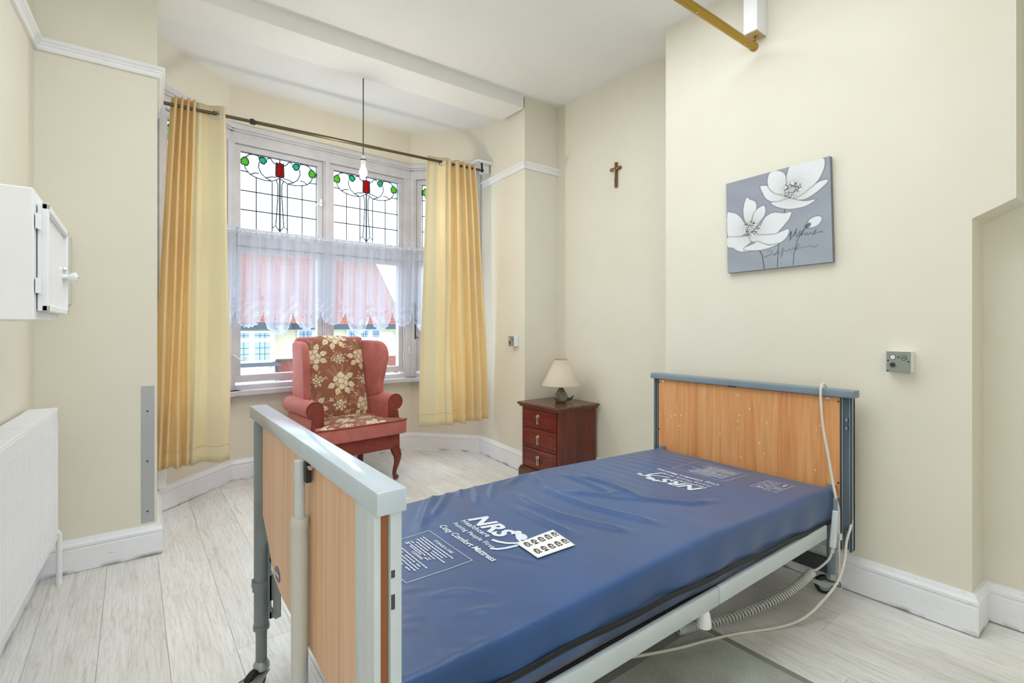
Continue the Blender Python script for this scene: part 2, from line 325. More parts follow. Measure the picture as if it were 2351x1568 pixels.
# ceiling (old plaster that sags a little towards the chimney breast)
def cz(y): t=min(1,max(0,(y-1.7)/.6)); return 2.882+.053*t*t*(3-2*t)
bm=new(); ys=[Y0,0,1,1.7]+[1.7+.06*k for k in range(1,11)]+[3.12]
for a,b in zip(ys,ys[1:]):
    va=[bm.verts.new((x,yy,z)) for x,yy,z in ((-.75,a,cz(a)),(2.95,a,cz(a)),(2.95,b,cz(b)),(-.75,b,cz(b)))]; bm.faces.new(va)
bmesh.ops.remove_doubles(bm,verts=bm.verts,dist=1e-5); r=bmesh.ops.extrude_face_region(bm,geom=list(bm.faces)); bmesh.ops.translate(bm,verts=[g for g in r['geom'] if isinstance(g,bmesh.types.BMVert)],vec=(0,0,.12))
ceil=struct('ceiling',bm,m_ceil)
bm=new(); box(bm,.10,2.435,3.062,3.355,2.84,2.99,.006,2); obj('ceiling_beam',bm,m_ceil,ceil)
bm=new(); prism(bm,[(.05,3.1,2.925),(2.5,3.1,2.925),(2.56,3.82,2.925),(2.1,4.36,2.925),(.55,4.26,2.925),(.07,3.78,2.925)],(0,0,.1)); struct('ceiling_bay',bm,m_ceil)
# walls
bm=new(); prism(bm,[(lw(3.1),3.101,0),(lw(Y0),Y0,0),(lw(Y0)-.2,Y0,0),(lw(3.1)-.2,3.101,0)],(0,0,2.96)); struct('wall_left',bm,m_wall)
bm=new(); prism(bm,[(-.358,3.10,0),(.10,3.10,0),(.115,3.755,0),(-.1,3.95,0),(-.358,3.95,0)],(0,0,2.96)); struct('wall_back_left',bm,m_wall)
bm=new(); prism(bm,[(2.45,3.07,0),(2.80,3.07,0),(3.0,3.07,0),(3.0,3.95,0),(2.7,3.95,0),(2.52,3.80,0)],(0,0,2.96)); struct('wall_back_right',bm,m_wall)
bm=new(); prism(bm,[(-.8,Y0,0),(2.95,Y0,0),(2.95,Y0-.15,0),(-.8,Y0-.15,0)],(0,0,2.96)); struct('wall_rear',bm,m_wall)
bm=new(); prism(bm,[(2.80,3.07,0),(2.80,1.79,0),(3.0,1.79,0),(3.0,3.07,0)],(0,0,2.96)); struct('wall_alcove',bm,m_wall)
bm=new(); prism(bm,[(2.495,1.80,0),(2.495,1.80,2.96),(2.495,.337,2.96),(2.495,.337,1.602),(2.495,.454,1.547),(2.495,.454,0)],(.4,0,0)); struct('wall_chimney',bm,m_wall)
bm=new(); prism(bm,[(2.672,.46,0),(2.672,Y0,0),(2.9,Y0,0),(2.9,.46,0)],(0,0,2.96)); struct('wall_right',bm,m_wall)
for nm,za,zb in (('wall_bay',0,.615),('wall_bay_top',2.60,2.96)):
    bm=new(); sweep(bm,[q1,q2,q3,q4],[(0,za),(.16,za),(.16,zb),(0,zb)]); struct(nm,bm,m_wall)
# skirtings, path runs so that the room lies to the right (negative offset)
SK=[(0.0,0.004),(-.022,.004),(-.022,.105),(-.019,.110),(-.024,.118),(-.024,.128),(-.017,.138),(-.012,.150),(0,.152)]
def skirt(name,path): bm=new(); sweep(bm,path,SK); return struct(name,bm,m_skirt)
skirt('baseboard_left',[(lw(Y0),Y0),(lw(3.1),3.1)])
skirt('baseboard_back_left',[(lw(3.1)+.02,3.10),q0,q1])
skirt('baseboard_bay',[q1,q2,q3,q4,q5,(2.80,3.07)])
skirt('baseboard_alcove',[(2.80,3.05),(2.80,1.80)])
skirt('baseboard_chimney',[(2.495,1.80),(2.495,.454),(2.672,.454),(2.672,Y0)])
RL=[(0,2.395),(-.012,2.395),(-.016,2.403),(-.016,2.414),(-.022,2.420),(-.022,2.426),(-.030,2.432),(-.034,2.440),(-.030,2.447),(0,2.447)]
for nm,pth in (('trim_1',[(lw(Y0),Y0),(lw(3.1),3.1),q0,(.114,3.70)]),('trim_2',[(2.515,3.74),q5,(2.80,3.07)])):
    bm=new(); sweep(bm,pth,RL if nm=='trim_1' else [(d,z-.018) for d,z in RL]); struct(nm,bm,m_gloss)
bm=new(); box(bm,.118,.165,3.69,3.745,.16,.29,.004); struct('trim_3',bm,m_gloss)
# ------------------------------------------------------------------ bay windows
def heart(cx,cz,r,rot):
    pts=[]
    for k in range(28):
        t=2*PI*k/28; q=1+.22*math.exp(-((t-PI)/.42)**2)-.30*math.exp(-(min(t,2*PI-t)/.34)**2); x=.88*q*math.sin(t); y=q*math.cos(t)
        c,s=math.cos(rot),math.sin(rot); pts.append((cx+r*(x*c-y*s),cz+r*(x*s+y*c)))
    return pts
def window(name,a,b,lights,extra_posts,label):
    a=Vector(a);b=Vector(b);e=(b-a).normalized();n=Vector((e.y,-e.x)); Lg=(b-a).length   # n points into the room
    def W(s,z,d=0): q=a+e*s+n*d; return Vector((q.x,q.y,z))
    def bar(bm,s0,s1,z0,z1,d0,d1): prism(bm,[W(s0,z0,d0),W(s1,z0,d0),W(s1,z1,d0),W(s0,z1,d0)],Vector((n.x,n.y,0))*(d1-d0),.003)
    # frame
    bm=new(); h0,h1=2.505,2.63
    bar(bm,-.02,Lg+.02,h0,2.585,-.10,.012); bar(bm,-.02,Lg+.02,2.585,2.60,-.10,.03); bar(bm,-.02,Lg+.02,2.60,2.635,-.10,.042)
    bar(bm,-.02,Lg+.02,.612,.70,-.12,.0)
    bar(bm,-.02,Lg+.02,1.745,1.825,-.10,.006)
    for s0,s1 in extra_posts: bar(bm,s0,s1,.66,h0,-.10,.012); bar(bm,s0+.012,s1-.012,.66,h0,.012,.022)
    w=struct(name,bm,m_sash,None); w['label']=label
    bm=new(); bar(bm,-.03,Lg+.03,.632,.668,-.02,.085); bar(bm,-.03,Lg+.03,.615,.634,-.02,.06); obj('window_board',bm,m_sash,w)
    for s0,s1,hinge in lights:
        for up in (0,1):
            z0,z1=(1.88,2.46) if up else (.775,1.70)
            bm=new(); sw=.042
            bar(bm,s0-sw,s1+sw,z0-sw-.012,z0,-.07,-.012); bar(bm,s0-sw,s1+sw,z1,z1+sw,-.07,-.012); bar(bm,s0-sw,s0,z0,z1,-.07,-.012); bar(bm,s1,s1+sw,z0,z1,-.07,-.012)
            sash=obj('casement_sash',bm,m_sash,w)
            def cell(nm,u0,u1,v0,v1,m):
                bm=new(); bar(bm,s0+(s1-s0)*u0,s0+(s1-s0)*u1,z0+(z1-z0)*v0,z0+(z1-z0)*v1,-.046,-.042); return obj(nm,bm,m,sash)
            if not up: cell('glass_pane',0,1,0,1,m_pane); continue
            w_,h_=s1-s0,z1-z0
            def T(u,v,d=-.04): return W(s0+w_*u,z1-h_*v,d)
            us=[0,.2,.4,.5,.6,.8,1]; vs2=[.25,.5,.75,1]
            for i in range(6):
                for j in range(3): cell('quarry_pane',us[i]+.003,us[i+1]-.003,1-vs2[j+1]+.003,1-vs2[j]-.003,m_pane)
            cell('quarry_pane',.003,.997,.753,.998,m_pane2)
            cames=[]; g=.0042
            for u in (.2,.8): cames.append([(u,.295),(u,1)])
            for u in (.4,.6): cames.append([(u,.325),(u,1)])
            for v in (.5,.75): cames.append([(0,v),(1,v)])
            cames+=[[(0,0),(1,0),(1,1),(0,1),(0,0)]]
            for sg in (1,-1):
                X=lambda l:[(.5+sg*(u-.5),v) for u,v in l]
                cames+=[X(l) for l in ([(0,.245),(.102,.25)],[(.055,.17),(.07,.215),(.125,.275),(.2,.305),(.3,.32),(.40,.315),(.455,.285),(.485,.265)],
                  [(.235,.09),(.228,.16),(.26,.235),(.32,.285),(.40,.315)],[(.07,.06),(.11,.018),(.17,.004),(.215,.01),(.255,.04)],[(.33,.03),(.37,.012),(.385,.02),(.405,.05),(.44,.078)],
                  [(.125,.275),(.18,.247),(.23,.24)],[(.32,.285),(.375,.262),(.445,.25),(.485,.235)],[(.45,.05),(.445,.23)],
                  [(.452,.29),(.472,.34),(.476,.45),(.462,.7),(.447,.915)],[(.40,.945),(.447,.915),(.5,.985)])]
            cames+=[[(.5,0),(.5,.06)],[(.45,.05),(.47,.062),(.5,.045),(.53,.062),(.55,.05)],[(.445,.23),(.47,.235),(.5,.255),(.53,.235),(.555,.23)],[(.47,.06),(.47,.235)],[(.53,.06),(.53,.235)]]
            for cx_,cz_,r_,ro,m in ((.06,.12,.062,PI-.15,m_gleaf),(.285,.062,.055,PI+.9,m_gteal),(.715,.062,.055,PI-.9,m_gteal),(.94,.12,.062,PI+.15,m_gleaf)):
                hp=heart(0,0,r_*.86,ro); hp=[(cx_+x/w_*.58,cz_-y*1.02) for x,y in hp]; cames.append(hp+hp[:1])
                bm=new(); prism(bm,[T(u,v,-.041) for u,v in hp],Vector((n.x,n.y,0))*.004); obj('leaf_pane',bm,m,sash)
            for u0,u1,v0,v1,m in ((.45,.47,.058,.23,m_gpink),(.47,.53,.055,.25,m_gred),(.53,.55,.058,.23,m_gpink)):
                bm=new(); prism(bm,[T(u0,v0,-.041),T(u1,v0,-.041),T(u1,v1,-.041),T(u0,v1,-.041)],Vector((n.x,n.y,0))*.004); obj('tulip_pane',bm,m,sash)
            bm=new()
            for c in cames: tube(bm,[T(u,v) for u,v in c],.0046,5,True)
            tube(bm,[T(.5,.25),T(.5,1)],.0075,5)
            obj('lead_came',bm,m_lead,sash)
    return w,W
w1,W1=window('window_1',q1,q2,[(.1,.545,1)],[(-.01,.058),(.585,.65)],'left canted bay window with stained glass top light behind the long curtain')
w2,W2=window('window_2',q2,q3,[(.073,.643,1),(.78,1.383,0)],[(-.012,.031),(.685,.738),(1.425,1.515)],'front bay window of two leaded tulip top lights over plain panes')
w3,W3=window('window_3',q3,q4,[(.096,.58,0)],[(-.01,.054),(.622,.69)],'right canted bay window mostly hidden by the right curtain')
def curl(W,w,s,z,sg=1,m=m_white):
    bm=new(); P=[W(s,z,.0),W(s,z,.02),W(s-.01*sg,z-.004,.028),W(s-.05*sg,z-.035,.03),W(s-.075*sg,z-.045,.03),W(s-.088*sg,z-.03,.03),W(s-.075*sg,z-.018,.03),W(s-.063*sg,z-.028,.03)]
    tube(bm,P,.0045,6,smooth=4); prism(bm,[W(s-.012,z-.03,-.012),W(s+.012,z-.03,-.012),W(s+.012,z+.03,-.012),W(s-.012,z+.03,-.012)],(W(0,0,.014)-W(0,0,0)),.002); obj('casement_fastener',bm,m,w,True)
curl(W2,w2,.668,2.16); curl(W2,w2,.012,.93,-1)
for z in (.93,1.23):
    bm=new(); tube(bm,[W2(1.47,z+.03,.015),W2(1.47,z,.03),W2(1.47,z-.03,.022),W2(1.49,z-.05,.03)],.005,6); obj('casement_fastener',bm,m_white,w2,True)
bm=new(); tube(bm,[W3(.05,1.02,.012),W3(.05,1.36,.012)],.006,6); 
for z in (1.05,1.2,1.33): tube(bm,[W3(.05,z,.01),W3(.075,z-.02,.025),W3(.09,z-.015,.02)],.004,5)
obj('casement_fastener',bm,m_dark,w3,True)
PETALS={'C':[(0.362,0.873),(0.381,0.879),(0.44,0.861),(0.471,0.802),(0.559,0.741),(0.636,0.689),(0.573,0.671),(0.508,0.677),(0.46,0.697),(0.415,0.738),(0.387,0.797)],'D':[(0.732,0.695),(0.789,0.721),(0.833,0.746),(0.877,0.771),(0.935,0.787),(0.978,0.783),(0.972,0.757),(0.933,0.724),(0.875,0.683),(0.801,0.649),(0.734,0.645),(0.689,0.664),(0.667,0.682)],'E':[(0.464,0.683),(0.541,0.674),(0.636,0.685),(0.712,0.65),(0.786,0.623),(0.873,0.62),(0.829,0.59),(0.769,0.572),(0.687,0.57),(0.61,0.584),(0.539,0.615),(0.491,0.647)],'B':[(0.612,0.875),(0.619,0.915),(0.633,0.961),(0.653,1.001),(0.753,1.004),(0.863,1.003),(0.944,0.998),(0.957,0.954),(0.948,0.894),(0.915,0.824),(0.878,0.778),(0.819,0.738),(0.743,0.692),(0.667,0.686),(0.619,0.764)],'A':[(0.444,0.852),(0.437,0.914),(0.447,0.972),(0.469,0.996),(0.51,1.001),(0.558,0.984),(0.597,0.95),(0.613,0.908),(0.614,0.849),(0.631,0.778),(0.629,0.712),(0.567,0.74),(0.511,0.766),(0.471,0.806)],'F':[(0.007,0.665),(0.043,0.67),(0.099,0.646),(0.153,0.594),(0.187,0.533),(0.23,0.462),(0.183,0.399),(0.128,0.382),(0.054,0.39),(0.007,0.421)],'K':[(0.002,0.394),(0.119,0.384),(0.192,0.38),(0.263,0.376),(0.27,0.322),(0.197,0.263),(0.188,0.238),(0.258,0.214),(0.178,0.213),(0.114,0.231),(0.06,0.275),(0.004,0.293)],'J':[(0.245,0.362),(0.264,0.412),(0.35,0.379),(0.45,0.357),(0.531,0.359),(0.619,0.381),(0.63,0.358),(0.613,0.307),(0.568,0.264),(0.496,0.242),(0.414,0.256),(0.313,0.298),(0.261,0.315)],'L':[(0.193,0.259),(0.269,0.279),(0.322,0.301),(0.38,0.269),(0.446,0.242),(0.528,0.246),(0.454,0.219),(0.362,0.207),(0.258,0.214),(0.187,0.233)],'I':[(0.291,0.442),(0.352,0.457),(0.388,0.519),(0.431,0.558),(0.497,0.573),(0.585,0.546),(0.654,0.544),(0.638,0.485),(0.597,0.435),(0.548,0.385),(0.515,0.358),(0.433,0.36),(0.315,0.385)],'G':[(0.224,0.795),(0.256,0.763),(0.3,0.739),(0.32,0.699),(0.319,0.647),(0.287,0.592),(0.267,0.535),(0.257,0.466),(0.201,0.539),(0.185,0.605),(0.184,0.677),(0.198,0.745)],'H':[(0.266,0.473),(0.276,0.542),(0.291,0.6),(0.323,0.642),(0.366,0.663),(0.4,0.664),(0.411,0.609),(0.393,0.553),(0.353,0.509),(0.318,0.463)],'M':[(0.789,0.373),(0.802,0.419),(0.832,0.445),(0.875,0.456),(0.91,0.446),(0.92,0.419),(0.901,0.383),(0.865,0.359),(0.822,0.355)]}
STROKES={'s1':[(0.34,0.211),(0.368,0.15),(0.385,0.006)],'s2':[(0.532,0.254),(0.521,0.129),(0.513,0.008)],'s3':[(0.778,0.359),(0.708,0.266),(0.669,0.124),(0.661,0.011)],'s4':[(0.598,0.587),(0.589,0.549)],'w1':[(0.625,0.305),(0.649,0.35),(0.636,0.286),(0.657,0.353),(0.635,0.258),(0.703,0.373),(0.67,0.289),(0.695,0.334),(0.697,0.284),(0.733,0.343),(0.72,0.28),(0.763,0.354),(0.739,0.293),(0.769,0.312),(0.776,0.287),(0.791,0.312),(0.798,0.287),(0.82,0.311),(0.834,0.285),(0.871,0.33),(0.848,0.282),(0.877,0.301),(0.899,0.297),(0.909,0.307),(0.926,0.292)],'w2':[(0.411,0.179),(0.445,0.195),(0.469,0.174),(0.41,0.127),(0.385,0.126),(0.443,0.135),(0.477,0.152),(0.484,0.13),(0.526,0.179),(0.492,0.133),(0.525,0.154),(0.541,0.143),(0.574,0.197),(0.548,0.1),(0.581,0.17),(0.612,0.153),(0.629,0.18),(0.643,0.157),(0.667,0.182),(0.682,0.164),(0.721,0.215),(0.685,0.151),(0.713,0.175),(0.735,0.168),(0.758,0.181),(0.787,0.172),(0.816,0.18),(0.845,0.159),(0.884,0.177)]}
CENTRES=[(0.662, 0.766), (0.26, 0.448)]
WRINKLES=[[(1.338,1.581),(1.319,1.445),(1.329,1.287),(1.369,1.145),(1.406,1.029)],[(1.528,1.654),(1.518,1.506),(1.489,1.307),(1.558,1.211)],[(1.199,1.571),(1.18,1.431),(1.189,1.303),(1.234,1.165),(1.282,1.047)],[(1.364,1.465),(1.436,1.356),(1.525,1.245),(1.594,1.167),(1.662,1.091),(1.781,1.06)],[(1.571,1.598),(1.59,1.431),(1.567,1.248)],[(1.109,1.453),(1.114,1.283),(1.127,1.146)],[(1.425,1.768),(1.322,1.709),(1.23,1.663)],[(1.443,1.754),(1.395,1.686),(1.338,1.581)],[(0.97,1.781),(0.867,1.66),(0.753,1.495)],[(1.026,1.772),(0.912,1.64),(0.822,1.548)],[(1.084,1.78),(1.018,1.68)],[(1.236,1.757),(1.129,1.628),(1.093,1.561)],[(1.144,1.771),(1.021,1.558)],[(0.796,1.307),(0.878,1.137),(0.927,1.049)],[(0.58,1.123),(0.657,1.091),(0.715,1.027)],[(0.534,1.184),(0.584,1.16)],[(0.499,1.1),(0.532,1.086)],[(0.485,1.07),(0.53,1.053)],[(0.468,1.037),(0.501,1.022)],[(0.681,0.891),(0.719,0.878)],[(0.507,0.903),(0.565,0.868)],[(0.57,0.901),(0.624,0.874)],[(0.606,1.007),(0.705,0.966)]]
# ------------------------------------------------------------------ profiling bed
bed=thing('profiling_bed','height adjustable care bed with beech end boards, grey steel frame and castors','bed',(1.35,1.31,0))
bm=new(); box(bm,.308,.360,.760,1.842,.845,.884,.0032,2); obj('foot_cap_rail',bm,m_greyc,bed,True)
bm=new(); prism(bm,[(.3225,.785,.41),(.3225,1.33,.41),(.3225,1.45,.41),(.3225,1.56,.43),(.3225,1.63,.50),(.3225,1.71,.56),(.3225,1.71,.846),(.3225,.785,.846)],(.013,0,0),.002); fp=obj('foot_board',bm,m_beechf,bed)
bm=new(); box(bm,.3222,.3358,.783,.7865,.42,.845); obj('edge_strip',bm,m_edge,fp)
bm=new(); prism(bm,[(.3222+0,1.507+.030*math.cos(a),.456+.020*math.sin(a)) for a in [k*PI/12 for k in range(24)]],(-.0012,0,0)); bd=obj('oval_badge',bm,M('navy_badge',(40,44,92),.4),fp,label='small navy oval badge')
def flat(V,F,fn,bm):
    vs_=[bm.verts.new(fn(v)) for v in V]
    for f in F:
        try: bm.faces.new([vs_[i] for i in f])
        except ValueError: pass
bm=new()
for k in range(7): prism(bm,[(.3207,1.527-k*.0058,.4515),(.3207,1.523-k*.0058,.4515),(.3207,1.5222-k*.0058,.4605),(.3207,1.5262-k*.0058,.4605)],(-.0003,0,0))

tube(bm,[(.3207,1.507+.027*math.cos(k*PI/12),.456+.0172*math.sin(k*PI/12)) for k in range(24)],.0006,4,closed=True); obj('badge_lettering',bm,m_print,fp)['kind']='stuff'
def channel(x0,x1,y0,y1,z0,z1,lip):
    bm=new(); box(bm,x0,x1,y0,y1,z0,z1,.002,2); return bm
bm=new(); box(bm,.309,.3215,.775,.862,.30,.846,.003,2); box(bm,.3085,.3105,.80,.842,.30,.846,.0008); obj('foot_post',bm,m_greyl,bed,True)
bm=new(); box(bm,.337,.358,.775,.862,.30,.846,.003,2)
obj('foot_post',bm,m_greyl,bed,True)
for z,h in ((.735,.012),(.683,.024)): bm=new(); box(bm,.3385,.3445,.7738,.7765,z,z+h); obj('post_slot',bm,m_dark,bed)
# far foot leg: telescopic tube with collars, bracket, castor
bm=new(); tube(bm,[(.325,1.742,.846),(.325,1.742,.20)],.0215,20); obj('leg_sleeve',bm,m_greyn,bed,True)
bm=new(); tube(bm,[(.325,1.742,.20),(.325,1.742,.088)],.0165,20); obj('leg',bm,m_greyn,bed,True)
bm=new(); lathe(bm,[(.0215,.345),(.026,.345),(.026,.315),(.0215,.315)],(.325,1.742,0),20); box(bm,.297,.305,1.735,1.745,.33,.355,.001); obj('collar',bm,m_greyn,bed,True)
bm=new(); lathe(bm,[(.0215,.205),(.024,.205),(.024,.192),(.0165,.192)],(.325,1.742,0),20); obj('collar',bm,m_greyn,bed,True)
bm=new(); 
for z0,z1 in ((.24,.262),(.295,.375),(.415,.47)): box(bm,.338,.352,1.690,1.722,z0,z1,.001)
box(bm,.339,.344,1.690,1.722,.24,.47); prism(bm,[(.348,1.69,.40),(.348,1.69,.245),(.348,1.66,.25),(.348,1.60,.285),(.348,1.60,.40)],(.004,0,0),.001); obj('rail_bracket',bm,m_greyn,bed)
# near foot leg below the channel, mostly under the frame
bm=new(); tube(bm,[(.338,.855,.32),(.338,.855,.088)],.0165,20); obj('leg',bm,m_grey,bed,True)
def castor(x,y,dx,dy,top=.092):
    r=.0385; bm=new(); d=Vector((dx,dy,0)).normalized(); s=Vector((-d.y,d.x,0)); c=Vector((x,y,r))+d*.027
    R=Matrix.Translation(c)@Matrix(((s.x,d.x,0,0),(s.y,d.y,0,0),(0,0,1,0),(0,0,0,1)))
    b2=new(); lathe(b2,[(.020,-.012),(.031,-.012),(r-.002,-.010),(r,-.006),(r,.006),(r-.002,.010),(.031,.012),(.020,.012)],(0,0,0),28,'x'); bmesh.ops.transform(b2,matrix=R,verts=b2.verts); wh=obj('castor_wheel',b2,m_black,bed,True)
    b2=new(); lathe(b2,[(.024,-.0125),(.024,.0125)],(0,0,0),24,'x'); bmesh.ops.transform(b2,matrix=R,verts=b2.verts); obj('wheel_hub',b2,m_grey,wh,True)
    b2=new()
    for sg in (-1,1):
        prism(b2,[Vector(p) for p in ((sg*.0165,-.045,top-.035),(sg*.0165,.05,top-.03),(sg*.0165,.045,top-.045),(sg*.0165,.006,-r+r+.03-.0),(sg*.0165,-.006,.03))],(sg*.002,0,0))
    for v in b2.verts: v.co.z-=r
    box(b2,-.0185,.0185,-.045,.05,top-.045-.012-r+.02,top-.045-.009-r+.02)
    bmesh.ops.transform(b2,matrix=R,verts=b2.verts); lathe(b2,[(.020,top-.028),(.024,top-.024),(.024,top-.012),(.02,top-.004),(.0165,top)],(x,y,0),20); obj('castor_fork',b2,m_guard,bed,True)
castor(.325,1.742,-.8,-.5); castor(.338,.855,.6,-.8); castor(2.385,.885,-.6,.8); castor(2.385,1.745,-.9,.2)
# actuator column in front of the foot board
bm=new(); tube(bm,[(.301,1.192,.8448),(.301,1.192,.69)],.0115,18); obj('actuator_rod',bm,m_greyl,bed,True)
bm=new(); lathe(bm,[(.0175,.08),(.0185,.66),(.0175,.69),(.0195,.695),(.0195,.712),(.018,.716),(.0115,.718)],(.301,1.192,0),24); obj('actuator_sleeve',bm,m_tube,bed,True)
bm=new(); box(bm,.306,.318,1.158,1.176,.800,.8445,.001); obj('actuator_bracket',bm,m_black,bed)
for p in ((.293,1.196,.832),(.312,1.145,.836)): bm=new(); tube(bm,[p,(p[0],p[1]+.009,p[2])],.0055,6); obj('bolt',bm,m_chrome,bed)
# head end
bm=new(); box(bm,2.372,2.430,.795,1.816,.846,.877,.004,3); obj('head_cap_rail',bm,m_grey,bed,True)
bm=new(); box(bm,2.392,2.405,.856,1.775,.415,.842,.002); hb=obj('head_board',bm,m_beech,bed)
for y,z in ((1.742,.832),(.90,.832)): bm=new(); lathe(bm,[(.004,-.003),(.007,-.002),(.007,0)],(2.392,y,z),12,'x'); obj('board_screw',bm,m_chrome,hb,True)
for y,z,w_ in ((1.77,.825,.003),(1.77,.56,.003),(.861,.825,.003),(.861,.48,.003),(1.335,.8435,.02)): bm=new(); box(bm,2.390,2.3935,y-w_,y+w_,z-.003,z+.003); obj('board_peg',bm,m_black,hb)
bm=new()
for k in range(26):
    y=rng.uniform(.87,1.74); z=rng.uniform(.46,.82); r=rng.uniform(.0012,.0032); a=rng.uniform(0,PI)
    prism(bm,[(2.392,y+r*1.7*math.cos(t)*math.cos(a)-r*math.sin(t)*math.sin(a),z+r*1.7*math.cos(t)*math.sin(a)+r*math.sin(t)*math.cos(a)) for t in [q*PI/4 for q in range(8)]],(-.0004,0,0))
obj('paint_fleck',bm,m_print,hb)['kind']='stuff'
for y0,y1 in ((.812,.853),(1.778,1.806)):
    bm=new(); z0=.20; box(bm,2.392,2.398,y0,y0+.009,z0,.846,.001); box(bm,2.392,2.398,y1-.009,y1,z0,.846,.001); box(bm,2.415,2.428,y0,y1,z0,.846,.001); box(bm,2.392,2.428,y0,y0+.004,z0,.846); box(bm,2.392,2.428,y1-.004,y1,z0,.846)
    obj('head_post',bm,m_grey,bed)
for z in (.745,.71,.275): bm=new(); box(bm,2.390,2.415,.826,.836,z,z+.014); obj('post_clip',bm,m_chrome,bed)
for y in (.885,1.745):
    bm=new(); tube(bm,[(2.385,y,.47),(2.385,y,.088)],.018,20); obj('leg',bm,m_grey,bed,True)
bm=new(); box(bm,2.372,2.392,.885,1.745,.085,.150,.003); obj('cross_bar',bm,m_dark,bed)
# side rails and deck
for ya,yb in ((.848,.864),(1.756,1.772)):
    for xa,xb in ((.36,1.4475),(1.4505,2.245)):
        bm=new(); box(bm,xa,xb,ya,yb,.284,.339,.004,2); obj('side_rail',bm,m_greyl,bed,True)
bm=new(); box(bm,.40,2.33,.890,1.72,.285,.300); obj('mattress_deck',bm,m_deck,bed)
for x in (.55,1.0,1.5,2.0):
    bm=new(); box(bm,x,x+.03,.876,1.744,.262,.2845); obj('cross_bar',bm,m_dark,bed)
bm=new(); lathe(bm,[(.021,.235),(.021,.25),(.017,.275),(.013,.285)],(1.385,.862,0),20); obj('rail_plug',bm,m_white,bed,True)
bm=new(); box(bm,2.245,2.285,.880,.905,.262,.345,.002); obj('rail_end_bracket',bm,m_dark,bed); bm=new(); box(bm,2.15,2.24,.93,.985,.225,.284,.004); obj('motor_housing',bm,m_dark,bed)
# ------------------------------------------------------------------ mattress
BX=[.395,.55,.7,1.1,1.5,1.9,2.2,2.36]; BZ=[.479,.478,.476,.486,.490,.478,.468,.461]
MX0,MX1,MY0,MY1=.385,2.362,.868,1.757
def rnd(d,r=.022): d=np.clip(d,0,r); return r-np.sqrt(np.maximum(r*r-(r-d)**2,0))
def ztop(x,y):
    x=np.asarray(x,float); y=np.asarray(y,float); z=np.interp(x,BX,BZ)
    P=np.stack([x.ravel(),y.ravel()],1); w=np.zeros(len(P))
    for i,l in enumerate(WRINKLES):
        l=[tuple(q) for q in l]; D=segd(P,l); wd=.013 if i>8 else .017; am=.0115 if i<8 else (.0135 if i<13 else (.003 if i==13 else .009))
        ends=np.minimum(np.hypot(P[:,0]-l[0][0],P[:,1]-l[0][1]),np.hypot(P[:,0]-l[-1][0],P[:,1]-l[-1][1]))
        tp=np.clip(ends/.07,0.15,1); w+=am*tp*np.exp(-(D/wd)**2)-.0022*tp*np.exp(-(D/(wd*2.4))**2)
    # fine pulls along the head half and soft undulation
    w+=.0009*np.sin(P[:,0]*95+6*np.sin(P[:,1]*3.1)+P[:,1]*9)*np.clip((P[:,0]-1.35)/.4,0,1)*np.clip((P[:,1]-1.1)/.3,0,1)
    w+=.0028*np.sin(P[:,0]*7.3+P[:,1]*5)*np.sin(P[:,1]*6.1-P[:,0]*2.2)
    w+=.004*np.exp(-((P[:,0]-1.75)/.25)**2-((P[:,1]-1.25)/.3)**2)*-1
    edge=np.minimum(np.minimum(P[:,0]-MX0,MX1-P[:,0]),np.minimum(P[:,1]-MY0,MY1-P[:,1])); w*=np.clip(edge/.03,0,1)*(1-.75*np.exp(-((P[:,0]-.86)/.09)**4-((P[:,1]-1.33)/.17)**4))
    return z+w.reshape(z.shape)
nx=330; xs=np.linspace(MX0,MX1,nx); ytop=np.concatenate([[MY0,MY0+.003,MY0+.008,MY0+.014],np.linspace(MY0+.022,MY1-.022,150),[MY1-.014,MY1-.008,MY1-.003,MY1]])
XX,YY=np.meshgrid(xs,ytop,indexing='ij'); ZZ=ztop(XX,YY)
ed=np.minimum(np.minimum(XX-MX0,MX1-XX),np.minimum(YY-MY0,MY1-YY)); ZZ=ZZ-rnd(ed)
zb=np.interp(xs,[.39,1.0,1.6,2.36],[.309,.309,.304,.302])
def sidewave(x,t): return .004*np.sin(x*9+1)*np.sin(PI*t)+.0025*np.sin(x*31)*t*(1-t)*4
prof=[np.stack([XX[:,j],YY[:,j],ZZ[:,j]],1) for j in range(XX.shape[1])]
nside=9
def sidecol(yy,sg,t,top):
    z=top*(1-t)+zb*t; y=yy+sg*(sidewave(xs,t)+.006*np.sin(PI*t)); 
    y=y-sg*np.clip((t-.45)/.55,0,1)**1.5*(.012+.026*np.clip((1.85-xs)/.5,0,1))
    return np.stack([xs,y,z],1)
far=[sidecol(MY1,1,(k+1)/nside,ZZ[:,-1]) for k in range(nside)]; near=[sidecol(MY0,-1,1-k/nside,ZZ[:,0]) for k in range(nside)]
ring=prof+far+near; PP=np.stack(ring,0)        # (ring, nx, 3)
me=bpy.data.meshes.new('mattress'); nr=len(ring); FF=[]
for i in range(nr):
    a=i*nx; b=((i+1)%nr)*nx
    for j in range(nx-1): FF.append((a+j,a+j+1,b+j+1,b+j))
FF.append(tuple(i*nx for i in range(nr))); FF.append(tuple(i*nx+nx-1 for i in reversed(range(nr))))
me.from_pydata([tuple(p) for p in PP.reshape(-1,3)],[],FF); me.update()
b2=bmesh.new(); b2.from_mesh(me); bmesh.ops.recalc_face_normals(b2,faces=b2.faces); b2.to_mesh(me); b2.free()
mat_o=link('mattress',me,m_matt,None,'all'); tag(mat_o,'navy blue wipe-clean mattress with white printing and a black side zip on the bed','mattress')
bm=new()
